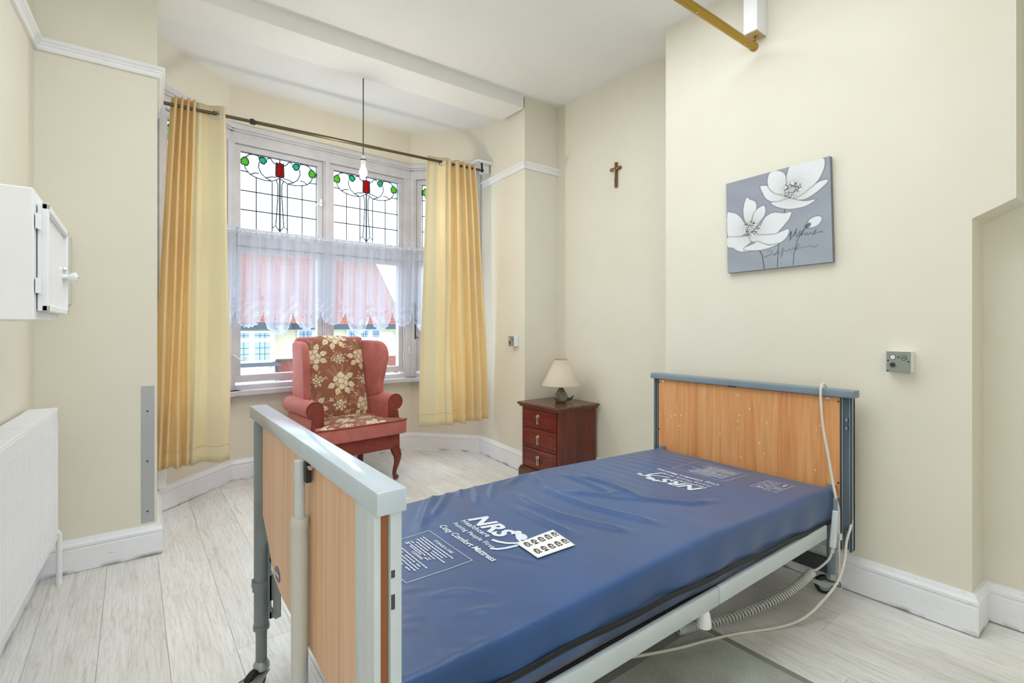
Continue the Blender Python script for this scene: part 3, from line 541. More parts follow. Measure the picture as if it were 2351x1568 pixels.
for dz in (-.0055,.0055): tube(bm,[(x,MY0-.0125,np.interp(x,[.39,.62,.97,1.48,2.32,2.36],[.402,.398,.391,.375,.334,.333])+dz+.003*math.sin(x*17)) for x in np.linspace(.4,2.35,90)],.0028,6)
prism(bm,[(x,MY0-.0135,np.interp(x,[.39,.62,.97,1.48,2.32,2.36],[.402,.398,.391,.375,.334,.333])+.003*math.sin(x*17)-.005) for x in np.linspace(.4,2.35,60)]+[(x,MY0-.0135,np.interp(x,[.39,.62,.97,1.48,2.32,2.36],[.402,.398,.391,.375,.334,.333])+.003*math.sin(x*17)+.005) for x in np.linspace(2.35,.4,60)],(0,.004,0))
obj('zip',bm,m_black,mat_o,True)
# screen printed lettering laid on the cover.  s runs along the text, t is the text's up direction
def lay(name,items,fn,m,lift=.0017):
    Vs=[];Fs=[]
    for V,F in items:
        k=len(Vs); Vs+=[tuple(v[:2]) for v in V]; Fs+=[tuple(i+k for i in f) for f in F]
    A=np.array(Vs); W_=np.array([fn(*p) for p in A]); z=ztop(W_[:,0],W_[:,1])+lift
    me=bpy.data.meshes.new(name); me.from_pydata([(a,b,c) for (a,b),c in zip(W_,z)],[],Fs); me.update(); return link(name,me,m,mat_o)
def mv(VF,s,t,rot=0):
    V,F=VF; V=V.copy(); V[:,0]+=s; V[:,1]+=t; return V,F
def strip(pts,w):
    V=[];F=[]; n=len(pts)
    for i,p in enumerate(pts):
        a=np.array(pts[max(i-1,0)]);b=np.array(pts[min(i+1,n-1)]); d=b-a; d=d/np.hypot(*d); nn=np.array([-d[1],d[0]])*w/2
        if n==2 or 0<i<n-1 or True: V+=[np.array(p)+nn,np.array(p)-nn]
        if i: F.append((2*i-2,2*i-1,2*i+1,2*i))
    return np.array([(v[0],v[1],0) for v in V]),F
def line(a,b,w=.0018,n=14): return strip([(a[0]+(b[0]-a[0])*k/n,a[1]+(b[1]-a[1])*k/n) for k in range(n+1)],w)
def frame(s0,s1,t0,t1): return [line((s0,t0),(s1,t0)),line((s1,t0),(s1,t1)),line((s1,t1),(s0,t1)),line((s0,t1),(s0,t0))]
def words(s0,s1,t,h,dens=.8):
    out=[]; s=s0
    while s<s1:
        l=rng.uniform(.004,.016); 
        if rng.uniform()<dens: out.append(line((s,t+rng.uniform(-.0006,.0006)),(min(s+l,s1),t+rng.uniform(-.0006,.0006)),h,3))
        s+=l+.0022
    return out
def disc(s,t,a,b,rot=0,n=18):
    c,si=math.cos(rot),math.sin(rot); return np.array([(s+a*math.cos(k*2*PI/n)*c-b*math.sin(k*2*PI/n)*si,t+a*math.cos(k*2*PI/n)*si+b*math.sin(k*2*PI/n)*c,0) for k in range(n)]),[tuple(range(n))]
def logo(fn,tag_):
    big=[mv(textmesh('NRS',.098,.28,.0035),0,.112)]
    G=.034; fig=[disc(.158+G,.188,.013,.011),disc(.192+G,.176,.024,.017,-.5),disc(.262+G,.155,.013,.011)]
    fig+=[strip([(.150,.190),(.158,.182),(.170,.172),(.190,.158),(.215,.150),(.238,.158),(.250,.172)],.010),strip([(.150,.085),(.175,.092),(.200,.108),(.215,.128),(.225,.150)],.012),strip([(.195,.045),(.213,.060),(.224,.085),(.230,.115),(.232,.150)],.011)]
    fig=fig[:3]+[(np.array([[v[0]+G,v[1],v[2]] for v in V]),F) for V,F in fig[3:]]
    lay('brand_lettering',big+fig,fn,m_print)
    lay('small_lettering',[mv(textmesh('Healthcare',.032,0,.0006,'LEFT',1.12),.0,.082),mv(textmesh('Putting People First',.026,0,.0004,'LEFT',1.1),.0,.048),mv(textmesh('Cozy Comfort Mattress',.0325,.12,.0007,'LEFT',.99),-.012,.0)],fn,m_print)
def carebox(fn,dense):
    it=frame(0,.262,0,.205)
    lay('care_panel_frame',it,fn,m_print)
    it=[]
    it+=[mv(textmesh('STORAGE & CARE',.0135,0,.0003,'CENTER'),.131,.180),mv(textmesh('CLEANING',.0135,0,.0003,'CENTER'),.131,.093)]
    for k in range(6): it+=words(.03,.03+rng.uniform(.15,.2),.168-k*.0105,.0042,.95)
    it+=words(.03,.18,.108,.0042)
    for k in range(7): it+=words(.03,.03+rng.uniform(.14,.2),.082-k*.0108,.0042,.95)
    o=lay('care_panel_text',it,fn,m_print); o['kind']='stuff'
def minibox(fn):
    it=frame(0,.104,0,.163)+[line((.052,0),(.052,.163)),line((0,.075),(.052,.075))]
    it+=[mv(textmesh('1',.045,0,.002),.012,.018),mv(textmesh('CE',.022,0,.001),.062,.132)]
    lay('rating_panel',it,fn,m_print)
    it=[]
    for k in range(7): it+=words(.008,.046,.150-k*.0105,.0035)
    for k in range(9): it+=words(.058,.098,.112-k*.0115,.0035)
    o=lay('rating_panel_text',it,fn,m_print); o['kind']='stuff'
foot=lambda s,t:(.812+t*.95,1.466-s*1.0)
head=lambda s,t:(1.975-t*.92,1.165+s*1.0)
logo(foot,'f'); logo(head,'h')
carebox(lambda s,t:(.567+t,1.468-s),0); carebox(lambda s,t:(2.243-t,1.172+s),1)
minibox(lambda s,t:(.515+t,1.655-s)); minibox(lambda s,t:(2.228-t,.968+s))
# dried scuff marks around the head print
it=[]
for k in range(34):
    s0=rng.uniform(1.16,1.48); x0=rng.uniform(1.655,1.80) if k<26 else rng.uniform(2.25,2.32)
    pts=[]; n=10; L_=rng.uniform(.04,.13); am=rng.uniform(.002,.012); ph=rng.uniform(0,6)
    for i in range(n): pts.append((x0+am*math.sin(ph+i*.9)+rng.uniform(-.002,.002),s0-L_*i/n))
    it.append(strip(pts,rng.uniform(.0006,.0016)))
o=lay('scuff_mark',it,lambda s,t:(s,t),M('dried_scuff',(120,140,172),.7)); o['kind']='stuff'
# number sheet
SH=[(1.088,1.216),(1.064,1.089),(.922,1.095),(.932,1.209)]
def shp(u,v):
    a=[(SH[0][i]*(1-u)+SH[1][i]*u)*(1-v)+(SH[3][i]*(1-u)+SH[2][i]*u)*v for i in (0,1)]; return a
N=14; P=[]
for i in range(N):
    for j in range(N): p=shp(i/(N-1),j/(N-1)); P.append(p)
P=np.array(P); z=ztop(P[:,0],P[:,1])+.004+.003*np.sin(P[:,0]*30)*0
zm=z.reshape(N,N); zs=zm.copy()
for _ in range(6): zs[1:-1,1:-1]=(zs[:-2,1:-1]+zs[2:,1:-1]+zs[1:-1,:-2]+zs[1:-1,2:])/4
zs=np.maximum(zs,zm-.0015)
me=gridmesh('number_sheet',[(a,b,c) for (a,b),c in zip(P,zs.ravel())],N,N); sheet=link('number_sheet',me,m_paper,None,'all'); tag(sheet,'white sheet of printed numbers 421 to 425 lying on the blue mattress','paper')
sol=sheet.modifiers.new('s','SOLIDIFY'); sol.thickness=.0006; sol.offset=-1
bm=new()
def zsh(u,v):
    i=min(max(u*(N-1),0),N-1.001); j=min(max(v*(N-1),0),N-1.001); a,b=int(i),int(j); fi,fj=i-a,j-b
    return zs[a,b]*(1-fi)*(1-fj)+zs[a+1,b]*fi*(1-fj)+zs[a,b+1]*(1-fi)*fj+zs[a+1,b+1]*fi*fj
for c in range(2):
    for r in range(5):
        V,F=textmesh(str(421+r),.19,0,.006)
        def fn(v):
            u=.10+c*.46+v[0]; w_=.16+r*.185-v[1]*.9; p=shp(u,w_); return (p[0],p[1],zsh(u,w_)+.0012)
        bm=new(); flat(V,F,fn,bm); obj('printed_number',bm,m_ink,sheet)
# ------------------------------------------------------------------ wing armchair (local frame: x right, y towards its back, z up)
CR=math.radians(5.4); CX=(1.305,3.455,0)
chair=thing('wing_armchair','dusty rose velvet wing armchair with brown floral back cushion by the bay window','armchair',CX,CR)
XF=ROOT[chair]
def cobj(name,bm,m,parent=chair,smooth=True): return obj(name,bm,m,parent,smooth,None,XF)
def slab(bm,outline,x0,x1,nx=6,flare=None,bev=.02):
    """outline in (y,z) closed, extruded along x and rounded"""
    prism(bm,[(x0,y,z) for y,z in outline],(x1-x0,0,0)); 
    es=[e for e in bm.edges if abs(e.verts[0].co.x-e.verts[1].co.x)<1e-6]; bmesh.ops.bevel(bm,geom=es,offset=bev,segments=4,profile=.5,affect='EDGES')
    if flare:
        for v in bm.verts: v.co=Vector(flare(v.co))
# seat base and cushion
bm=new(); prism(bm,[(-.300,.02,.232),(.300,.02,.232),(.285,.60,.245),(-.285,.60,.245)],(0,0,.106),.012); cobj('seat_rail',bm,m_rust)
cu=smoothpoly([(-.318,-.012),(0,-.022),(.318,-.012),(.322,.05),(.312,.098),(.256,.106),(.248,.25),(.235,.45),(0,.46),(-.235,.45),(-.248,.25),(-.256,.106),(-.312,.098),(-.322,.05)],3)
bm=new(); prism(bm,[(x,y,.342) for x,y in cu],(0,0,.106))
es=[e for e in bm.edges if abs(e.verts[0].co.z-e.verts[1].co.z)<1e-6]; bmesh.ops.bevel(bm,geom=es,offset=.014,segments=3,profile=.5,affect='EDGES')
seat=cobj('seat_cushion',bm,m_rose)
bm=new(); tube(bm,[(x*1.006,y*1.0-.002,.444) for x,y in cu],.0045,6,closed=True); cobj('piping',bm,m_rust,seat)
def floral(nm,nu,nv,fn,scale,parent,off=(0,0)):
    U,V=np.meshgrid(np.linspace(0,1,nu),np.linspace(0,1,nv),indexing='ij'); W=fn(U.ravel(),V.ravel()); Q=np.stack([U.ravel()*scale[0]+off[0],V.ravel()*scale[1]+off[1]],1)
    C=np.tile(L3((146,92,70)),(len(Q),1)); C*= (1+.10*np.sin(Q[:,0]*14+Q[:,1]*9)*np.sin(Q[:,1]*12))[:,None]
    cream=(232,216,184); gold=(206,182,126); shade=(156,126,94)
    def spot(x,y,s,rot):
        def R(p): c,si=math.cos(rot),math.sin(rot); return (x+s*(p[0]*c-p[1]*si),y+s*(p[0]*si+p[1]*c))
        def leaf(a,r0,r1,w,c=cream,veins=True):
            d=(math.cos(a),math.sin(a)); nn=(-d[1],d[0]); pts=[]
            for k in range(9):
                t=k/8; ww=w*math.sin(PI*t**.8)*(1+.16*math.sin(k*2.9)); pts.append((d[0]*(r0+(r1-r0)*t)+nn[0]*ww,d[1]*(r0+(r1-r0)*t)+nn[1]*ww))
            for k in range(7,0,-1):
                t=k/8; ww=w*math.sin(PI*t**.8)*(1+.16*math.sin(k*2.3)); pts.append((d[0]*(r0+(r1-r0)*t)-nn[0]*ww,d[1]*(r0+(r1-r0)*t)-nn[1]*ww))
            fillpoly(C,Q,[R(p) for p in pts],c)
            if veins:
                stroke(C,Q,[R((d[0]*r0,d[1]*r0)),R((d[0]*r1*.95,d[1]*r1*.95))],.0016,shade,.8)
                for t in (.35,.55,.75):
                    m_=(d[0]*(r0+(r1-r0)*t),d[1]*(r0+(r1-r0)*t))
                    for sg in (1,-1): stroke(C,Q,[R(m_),R((m_[0]+d[0]*.12+sg*nn[0]*w*.7,m_[1]+d[1]*.12+sg*nn[1]*w*.7))],.0012,shade,.7)
        for a in (-.35,-1.05,-2.0,-2.75,.5): leaf(a,.55,1.15,.2)
        for a in (.9,1.4,2.0,2.4):                       # feathery fronds
            for k in range(5):
                t=.5+k*.16; b=(math.cos(a)*t,math.sin(a)*t)
                for sg in (1,-1): stroke(C,Q,[R(b),R((b[0]+.22*math.cos(a+sg*.7),b[1]+.22*math.sin(a+sg*.7)))],.0018,(196,150,114),.9)
            stroke(C,Q,[R((math.cos(a)*.4,math.sin(a)*.4)),R((math.cos(a)*1.35,math.sin(a)*1.35))],.0016,(196,150,114),.9)
        for k,(px,py,pr) in enumerate([(-.3,.12,.24),(.3,.15,.25),(0,.36,.26),(-.2,-.18,.26),(.22,-.16,.27),(0,0,.24),(.02,-.36,.23)]):
            pts=[(px*1.15+pr*1.12*(1+.14*math.sin(4*t+k))*math.cos(t),py*1.15+pr*1.0*(1+.14*math.cos(3*t+k))*math.sin(t)) for t in [j*PI/9 for j in range(18)]]
            fillpoly(C,Q,[R(p) for p in pts],cream if k not in (3,) else gold); pp=[R(p) for p in pts]; stroke(C,Q,pp+pp[:1],.0026,(146,112,82),.95); stroke(C,Q,[R((px*1.15+pr*.8*math.cos(t),py*1.15+pr*.7*math.sin(t))) for t in [.4+k+j*.35 for j in range(7)]],.0016,shade,.8)
        for a,r in ((.15,1.5),(2.95,1.45),(-.75,1.55),(1.7,1.6)):  # small sprigs
            for k in range(4): 
                cx_,cy_=math.cos(a)*r+.13*math.cos(k*1.7+a),math.sin(a)*r+.13*math.sin(k*1.7+a); fillpoly(C,Q,[R((cx_+.075*math.cos(t),cy_+.05*math.sin(t+.6))) for t in [j*PI/5 for j in range(10)]],cream)
            stroke(C,Q,[R((math.cos(a)*.9,math.sin(a)*.9)),R((math.cos(a)*r,math.sin(a)*r))],.0013,cream,.8)
    for x,y,s,r in ((.235,.285,.098,.0),(.055,.475,.092,.6),(.405,.47,.092,-.4),(.225,.615,.092,.15),(.02,.11,.09,.2),(.40,.10,.094,.5),(.06,.30,.045,1),(.43,.28,.05,2),(.24,.45,.04,.4),(.21,.12,.05,-.3),(.05,.65,.05,.4),(.40,.64,.05,.2),(.5,.3,.06,.2)): spot(x,y,s,r)
    me=gridmesh(nm,W,nu,nv); setcol(me,C); bm=new(); bm.from_mesh(me); bpy.data.meshes.remove(me); bmesh.ops.recalc_face_normals(bm,faces=bm.faces); bmesh.ops.transform(bm,matrix=XF,verts=bm.verts)
    me=bpy.data.meshes.new(nm); bm.to_mesh(me); bm.free(); return link(nm,me,m_floral,parent,'all')
# back: padded slab with a floral inner face
HB=lambda z:.262-.030*np.clip((z-.7)/.35,-1,1)*0
def backy(z): return .385+.17*(z-.45)/.60
def backsurf(U,V):
    top=1.045+.022*np.cos((U-.5)*PI); z=.43+(top-.43)*V; x=(U-.5)*2*(.222+.018*V); dome=(1-np.abs(2*U-1)**3.2)*(1-np.abs(2*V-1)**5)
    y=backy(z)-.045*dome+.055*np.clip((V-.93)/.07,0,1)**2; return np.stack([x,y,z],1)
bm=new(); slab(bm,[(.375,.33),(.565,1.045),(.60,1.055),(.640,1.035),(.60,.60),(.60,.25),(.40,.25)],-.262,.262,bev=.018)
for v in bm.verts:
    if v.co.z>.95: v.co.z+=.020*math.cos(v.co.x/.262*PI/2)
back=cobj('backrest',bm,m_rose)
floral('floral_back_panel',230,300,backsurf,(.44,.62),back)['label']='brown tapestry panel with cream flowers'
def seatsurf(U,V):
    x=(U-.5)*2*(.300-.075*np.clip((V-.14)/.14,0,1)); y=-.008+.452*V; r=np.minimum(np.minimum(U,1-U)*.55,np.minimum(V,1-V)*.45); z=.4475+.016*np.clip(r/.08,0,1)**.6; return np.stack([x,y,z],1)
floral('floral_seat_panel',190,150,seatsurf,(.60,.45),seat,(.03,.1))['label']='brown tapestry top with cream flowers'
# wings, arms
wing=smoothpoly([(.60,.60),(.605,.85),(.62,1.0),(.575,1.025),(.46,1.028),(.335,1.02),(.275,.985),(.25,.92),(.262,.82),(.29,.70),(.315,.60)],4)
for sg in (-1,1):
    bm=new(); slab(bm,wing,.0,.052,bev=.017); 
    for v in bm.verts: v.co.x=sg*(.232+v.co.x+.20*max(0,.60-v.co.y)**1.25*(.55+.45*min(1,max(0,(v.co.z-.6)/.3))))
    wg=cobj('wing',bm,m_rose)
    0 and [(sg*(.236+.052*k_+.20*max(0,.60-y)**1.25*(.55+.45*min(1,max(0,(z-.6)/.3)))),y-.001,z) for k_ in (.98,) for y,z in wing[12:]]
    # arm profile in (x,z): upright inner face, scroll rolling outwards
    pr=[(.248,.25),(.248,.56)]+[(.306+.058*math.cos(a),.566+.058*math.sin(a)) for a in [PI-.1-k*(PI*1.42)/16 for k in range(17)]]+[(.325,.50),(.333,.44),(.335,.25)]
    bm=new(); prism(bm,[(sg*x,.105,z) for x,z in pr],(0,.475,0)); bmesh.ops.bevel(bm,geom=[e for e in bm.edges if abs(e.verts[0].co.y-e.verts[1].co.y)<1e-6],offset=.006,segments=2,profile=.5,affect='EDGES')
    am=cobj('armrest',bm,m_rose)
    sh=[((x-.300)*.93+.300,(z-.42)*.975+.42) for x,z in pr]
    bm=new(); prism(bm,[(sg*x,.100,z) for x,z in sh if 1],(0,.012,0),.002); cobj('arm_facing',bm,m_rust,am)
    bm=new(); tube(bm,[(sg*x,.103,z) for x,z in pr],.0042,6); cobj('piping',bm,m_rust,am)
    # cabriole front leg
    bm=new(); S=[(sg*.268,.045,.236),(sg*.275,.038,.205),(sg*.282,.030,.17),(sg*.278,.034,.12),(sg*.268,.044,.07),(sg*.264,.044,.035),(sg*.270,.034,.018),(sg*.274,.026,.006)]
    rad=np.array([.036,.036,.030,.021,.0155,.0150,.0215,.018]); tube(bm,S,lambda t:float(np.interp(t,np.linspace(0,1,8),rad)),14,smooth=5)
    for v in bm.verts: v.co.z=max(v.co.z,0)
    cobj('leg',bm,m_leg)
    bm=new(); prism(bm,[(sg*.255-.018,.555,.25),(sg*.255+.018,.555,.25),(sg*.255+.018,.593,.25),(sg*.255-.018,.593,.25)],(0,.02,-.25),.003); cobj('leg',bm,m_leg)
# ------------------------------------------------------------------ bedside cabinet: fronts face -x
cab=thing('bedside_cabinet','dark mahogany bedside cabinet with three drawers in the alcove corner','cabinet',(2.575,2.82,0))
bm=new(); box(bm,2.388,2.772,2.614,3.025,.06,.538,.004); obj('body',bm,m_mahog,cab)
bm=new(); box(bm,2.365,2.778,2.598,3.042,.0,.062,.004); box(bm,2.372,2.776,2.604,3.036,.06,.078,.006,2); obj('plinth',bm,m_mahogtop,cab)
bm=new(); box(bm,2.352,2.778,2.582,3.045,.548,.568,.007,3); box(bm,2.366,2.776,2.596,3.036,.532,.550,.006,2); obj('cabinet_top',bm,m_mahogtop,cab)
for k in range(3):
    z0=.083+k*.151; z1=z0+.146; ya,yb=2.632,3.010
    bm=new(); box(bm,2.379,2.392,ya,yb,z0,z1,.003); d=obj('drawer',bm,m_mahogd,cab)
    bm=new(); 
    def mould(y0,y1,za,zb): 
        for (a,b,c,e) in ((y0,y1,za,za+.010),(y0,y1,zb-.010,zb),(y0,y0+.010,za,zb),(y1-.010,y1,za,zb)): box(bm,2.3755,2.381,a,b,c,e,.002)
    mould(ya+.022,yb-.022,z0+.020,z1-.020); obj('drawer_moulding',bm,m_mahogd,d)
    zc=(z0+z1)/2+.022; yc=2.82; bm=new(); lathe(bm,[(.004,0),(.013,-.002),(.013,-.005),(.006,-.010),(.006,-.014),(.009,-.018),(.005,-.021)],(2.379,yc,zc),14,'x')
    tube(bm,[(2.366,yc,zc),(2.362,yc,zc-.018),(2.366,yc,zc-.048)],lambda t:.0035+.003*abs(t-.5),8); ball(bm,(2.366,yc,zc-.052),.006); box(bm,2.376,2.379,yc-.004,yc+.004,zc-.062,zc+.012,.001); obj('drop_handle',bm,m_silver,d,True)
# ------------------------------------------------------------------ table lamp
LX,LY,LZ=2.585,2.80,.568
lamp=thing('table_lamp','small table lamp with cream conical shade on the mahogany cabinet','lamp',(LX,LY,LZ))
bm=new(); lathe(bm,[(.030,0),(.038,.003),(.050,.026),(.051,.042),(.044,.064),(.028,.088),(.018,.104),(.014,.120),(.015,.126)],(LX,LY,LZ),32); obj('ceramic_base',bm,m_ceram,lamp,'all')
bm=new(); lathe(bm,[(.0135,.126),(.0135,.165),(.010,.168),(.010,.18)],(LX,LY,LZ),16); obj('lamp_holder',bm,m_brass,lamp,True)
bm=new(); n=40
rg=[[bm.verts.new((LX+r*math.cos(2*PI*k/n),LY+r*math.sin(2*PI*k/n),LZ+z)) for k in range(n)] for r,z in ((.143,.128),(.143,.134),(.046,.322))]
for a,b in zip(rg,rg[1:]):
    for k in range(n): bm.faces.new((a[k],a[(k+1)%n],b[(k+1)%n],b[k]))
sh=obj('lamp_shade',bm,m_shade,lamp,'all'); so=sh.modifiers.new('s','SOLIDIFY'); so.thickness=.0015
bm=new(); r,z=.143,.129; tube(bm,[(LX+r*math.cos(k*2*PI/36),LY+r*math.sin(k*2*PI/36),LZ+z) for k in range(36)],.0016,6,closed=True); obj('shade_trim',bm,m_shade,sh,True)
bm=new(); r,z=.046,.322; tube(bm,[(LX+r*math.cos(k*2*PI/36),LY+r*math.sin(k*2*PI/36),LZ+z) for k in range(36)],.0016,6,closed=True)
for a in range(3): tube(bm,[(LX,LY,LZ+.18),(LX+.046*math.cos(a*2.09),LY+.046*math.sin(a*2.09),LZ+.322)],.0012,5)
obj('shade_ring',bm,m_brass,sh,True)
bm=new(); tube(bm,[(LX+.03,LY-.036,LZ+.018),(LX+.055,LY-.055,LZ+.024),(LX+.075,LY-.055,LZ+.048),(LX+.085,LY-.04,LZ+.042),(LX+.078,LY-.02,LZ+.012),(LX+.07,LY+.04,LZ+.003),(LX+.12,LY+.1,LZ+.003),(LX+.198,LY+.10,LZ+.003),(LX+.2075,LY+.10,LZ-.02),(LX+.2075,LY+.10,LZ-.3),(LX+.2075,LY+.10,LZ-.5)],.0028,8,smooth=6); obj('lamp_flex',bm,m_black,lamp,True)
# ------------------------------------------------------------------ flower canvas
CA=thing('flower_canvas','square grey canvas painted with two white flowers and a bud','picture',(2.495,1.165,1.65))
A4=[(1.411,1.887),(.922,1.902),(.910,1.430),(1.402,1.420)]   # TL TR BR BL (y,z)
def cpt(u,v): 
    return tuple((A4[0][i]*(1-u)+A4[1][i]*u)*v+(A4[3][i]*(1-u)+A4[2][i]*u)*(1-v) for i in (0,1))
bm=new(); prism(bm,[(2.4695,)+q for q in A4],(.0245,0,0),.002); obj('stretched_canvas',bm,M('grey_canvas_edge',(128,132,138),.8),CA)
nu,nv=300,290; U,V=np.meshgrid(np.linspace(0,1,nu),np.linspace(0,1,nv),indexing='ij'); Q=np.stack([U.ravel(),V.ravel()],1)
base=L3((152,154,166))*(1-.55*(.35*Q[:,:1]+.65*(1-Q[:,1:])))+L3((166,176,186))*(.55*(.35*Q[:,:1]+.65*(1-Q[:,1:])))
C=base*(1+.035*np.sin(Q[:,:1]*9+4*np.sin(Q[:,1:]*7)))
for k,w in (('s4',.006),('s3',.0048),('s2',.0055),('s1',.0068)): stroke(C,Q,STROKES[k],w,(74,80,92),.95)
for k,pl in PETALS.items():
    sp_=smoothpoly(pl,4); D=segd(Q,sp_+sp_[:1]); ce=CENTRES[0] if k in 'ABCDE' else CENTRES[1]
    halo=np.clip((.016-D)/.012,0,1)*.45; C[:]=C*(1-halo[:,None])+L3((112,114,124))*halo[:,None]
    ins=fillpoly(C,Q,sp_,(228,230,232))
    if k!='M':
        r=np.hypot(Q[:,0]-ce[0],Q[:,1]-ce[1]); g=np.where(ins,np.clip((.26-r)/.26,0,1)**1.8*.75,0); C[:]=C*(1-g[:,None])+L3((176,172,164))*g[:,None]
        g=np.where(ins,np.clip((.10-r)/.10,0,1)*.75,0); C[:]=C*(1-g[:,None])+L3((110,108,104))*g[:,None]
    stroke(C,Q,sp_+sp_[:1],.0032,(116,116,122),.6)
stroke(C,Q,[PETALS['M'][0],(PETALS['M'][0][0]+.02,PETALS['M'][0][1]+.015)],.026,(78,78,84),.9)
for ce in CENTRES:
    for k in range(70):
        a=rng.uniform(0,2*PI); r=rng.uniform(.035,.088); p=(ce[0]+r*math.cos(a),ce[1]+r*.9*math.sin(a)); stroke(C,Q,[(ce[0]+.03*math.cos(a),ce[1]+.03*math.sin(a)),p],.0022,(70,70,72),.8); fillpoly(C,Q,[(p[0]+.0065*math.cos(t),p[1]+.0065*math.sin(t)) for t in [j*PI/4 for j in range(8)]],(236,236,236) if k%3 else (60,60,62))
    fillpoly(C,Q,[(ce[0]+.032*math.cos(t),ce[1]+.028*math.sin(t)) for t in [j*PI/8 for j in range(16)]],(182,192,200))
stroke(C,Q,STROKES['w1'],.0036,(58,62,72),.9); stroke(C,Q,STROKES['w2'],.0032,(74,80,90),.85)
WP=[]
for u,v in Q: y,z=cpt(.001+u*.998,.001+v*.998); WP.append((2.4690,y,z))
me=gridmesh('painted_flowers',WP,nu,nv); setcol(me,C); link('painted_flowers',me,m_canvas,CA,False)
# ------------------------------------------------------------------ crucifix
cr=thing('crucifix','small wooden crucifix hung on the alcove wall','crucifix',(2.80,2.438,2.24))
bm=new(); box(bm,2.782,2.800,2.4275,2.4475,2.147,2.328,.0025); obj('upright',bm,m_crossw,cr)
bm=new(); box(bm,2.780,2.798,2.392,2.488,2.272,2.292,.0025); obj('cross_piece',bm,m_crossw,cr)
bm=new(); Bx=2.776
tube(bm,[(Bx,2.438,2.272),(Bx,2.438,2.255),(Bx,2.437,2.232),(Bx,2.438,2.21),(Bx-.001,2.440,2.19)],lambda t:.0052-.002*t,8,smooth=3); ball(bm,(Bx-.002,2.437,2.280),.006,u=10,v=8)
for sg in (-1,1): tube(bm,[(Bx,2.438+sg*.004,2.265),(Bx,2.438+sg*.018,2.275),(Bx,2.438+sg*.034,2.281)],.0026,6)
obj('corpus',bm,m_silver,cr,True)
# ------------------------------------------------------------------ call points
def callpoint(name,label,T,w=.084,h=.086,d=.04):
    """T maps (across, up, out) to world"""
    c=thing(name,label,'call button',T(0,0,0))
    def bx(bm,a0,a1,z0,z1,o0,o1,bev=0): prism(bm,[T(a0,z0,o0),T(a1,z0,o0),T(a1,z1,o0),T(a0,z1,o0)],T(0,0,o1)-T(0,0,o0),bev)
    def cyl(bm,a,z,r,o0,o1,n=20): prism(bm,[T(a+r*math.cos(k*2*PI/n),z+r*math.sin(k*2*PI/n),o0) for k in range(n)],T(0,0,o1)-T(0,0,o0))
    bm=new(); bx(bm,-w/2,w/2,-h/2,h/2,0,d,.003); obj('back_box',bm,m_white,c)
    bm=new(); bx(bm,-w/2+.0015,w/2-.0015,-h/2+.0015,h/2-.0015,d,d+.004,.001); pl=obj('face_plate',bm,m_plate,c)
    f=d+.004
    bm=new(); cyl(bm,-.018,.018,.0105,f-.001,f+.0008); obj('button_ring',bm,m_dark,pl)
    bm=new(); cyl(bm,-.018,.018,.0085,f,f+.002); b1=obj('call_button',bm,m_white,pl,label='white call button')
    bm=new(); cyl(bm,.018,.017,.0105,f-.001,f+.0008); obj('button_ring',bm,m_dark,pl)
    bm=new(); cyl(bm,.018,.017,.0088,f,f+.002); obj('reset_button',bm,m_plate,pl)
    bm=new(); bx(bm,.0115,.0245,.0155,.0185,f+.002,f+.0025); obj('button_legend',bm,m_dark,pl)
    bm=new(); bx(bm,-.0235,-.0125,.0165,.0195,f+.002,f+.0023); obj('button_legend',bm,m_greyl,pl)
    bm=new(); cyl(bm,0,.0185,.003,f-.001,f+.001,10); obj('indicator',bm,m_black,pl)
    for a_,z_ in ((-.034,.004),(.034,.002)): bm=new(); cyl(bm,a_,z_,.003,f-.001,f+.0014,10); obj('screw',bm,m_black,pl)
    bm=new(); cyl(bm,-.018,-.013,.0095,f-.001,f+.0035); obj('jack_socket',bm,m_dark,pl)
    bm=new(); cyl(bm,-.018,-.013,.0045,f+.0034,f+.0045,14); obj('socket_hole',bm,m_black,pl)
    bm=new(); bx(bm,-.040,-.031,-.0395,-.036,f,f+.0006); obj('maker_mark',bm,m_black,pl)
    return c,bx,cyl
R1=lambda a,z,o: Vector((2.495-o,.668-a,1.003+z))
callpoint('nurse_call_point','grey and white nurse call point on the chimney wall right of the headboard',R1)
e4=(Vector(q5)-Vector(q4)).normalized(); n4=Vector((e4.y,-e4.x)); 
def R2(a,z,o): q=Vector(q4)+e4*(.602+a)+n4*o; return Vector((q.x,q.y,1.022+z))
_,bx2,cyl2=callpoint('nurse_call_point','small grey nurse call point on the bay return wall above the mahogany cabinet',R2,.080,.083,.042)
# ------------------------------------------------------------------ wall cupboard (left wall), door faces +x
wc=thing('wall_cupboard','white painted wooden wall cupboard with a knob above the radiator','cupboard',(-.30,2.08,1.163))
bm=new(); box(bm,-.412,-.205,1.79,2.36,1.163,1.508,.003); obj('carcass',bm,m_gloss,wc)
bm=new(); box(bm,-.203,-.192,1.835,2.352,1.188,1.478,.002); dr=obj('door',bm,m_gloss,wc)
bm=new()
for a in ((1.835,2.352,1.186,1.206),(1.835,2.352,1.460,1.480),(1.835,1.853,1.186,1.480),(2.334,2.352,1.186,1.480)): box(bm,-.196,-.180,*a,.004,2)
obj('door_moulding',bm,m_gloss,dr)
for za,zb in ((1.235,1.275),(1.405,1.445)): bm=new(); tube(bm,[(-.199,1.828,za),(-.199,1.828,zb)],.0055,8); box(bm,-.203,-.199,1.80,1.835,za,zb); obj('hinge',bm,m_gloss,wc,True)
bm=new(); lathe(bm,[(.009,0),(.007,.014),(.014,.024),(.017,.032),(.013,.038),(.004,.041)],(-.193,2.325,1.318),18,'x'); kn=obj('door_knob',bm,m_gloss,dr,True)
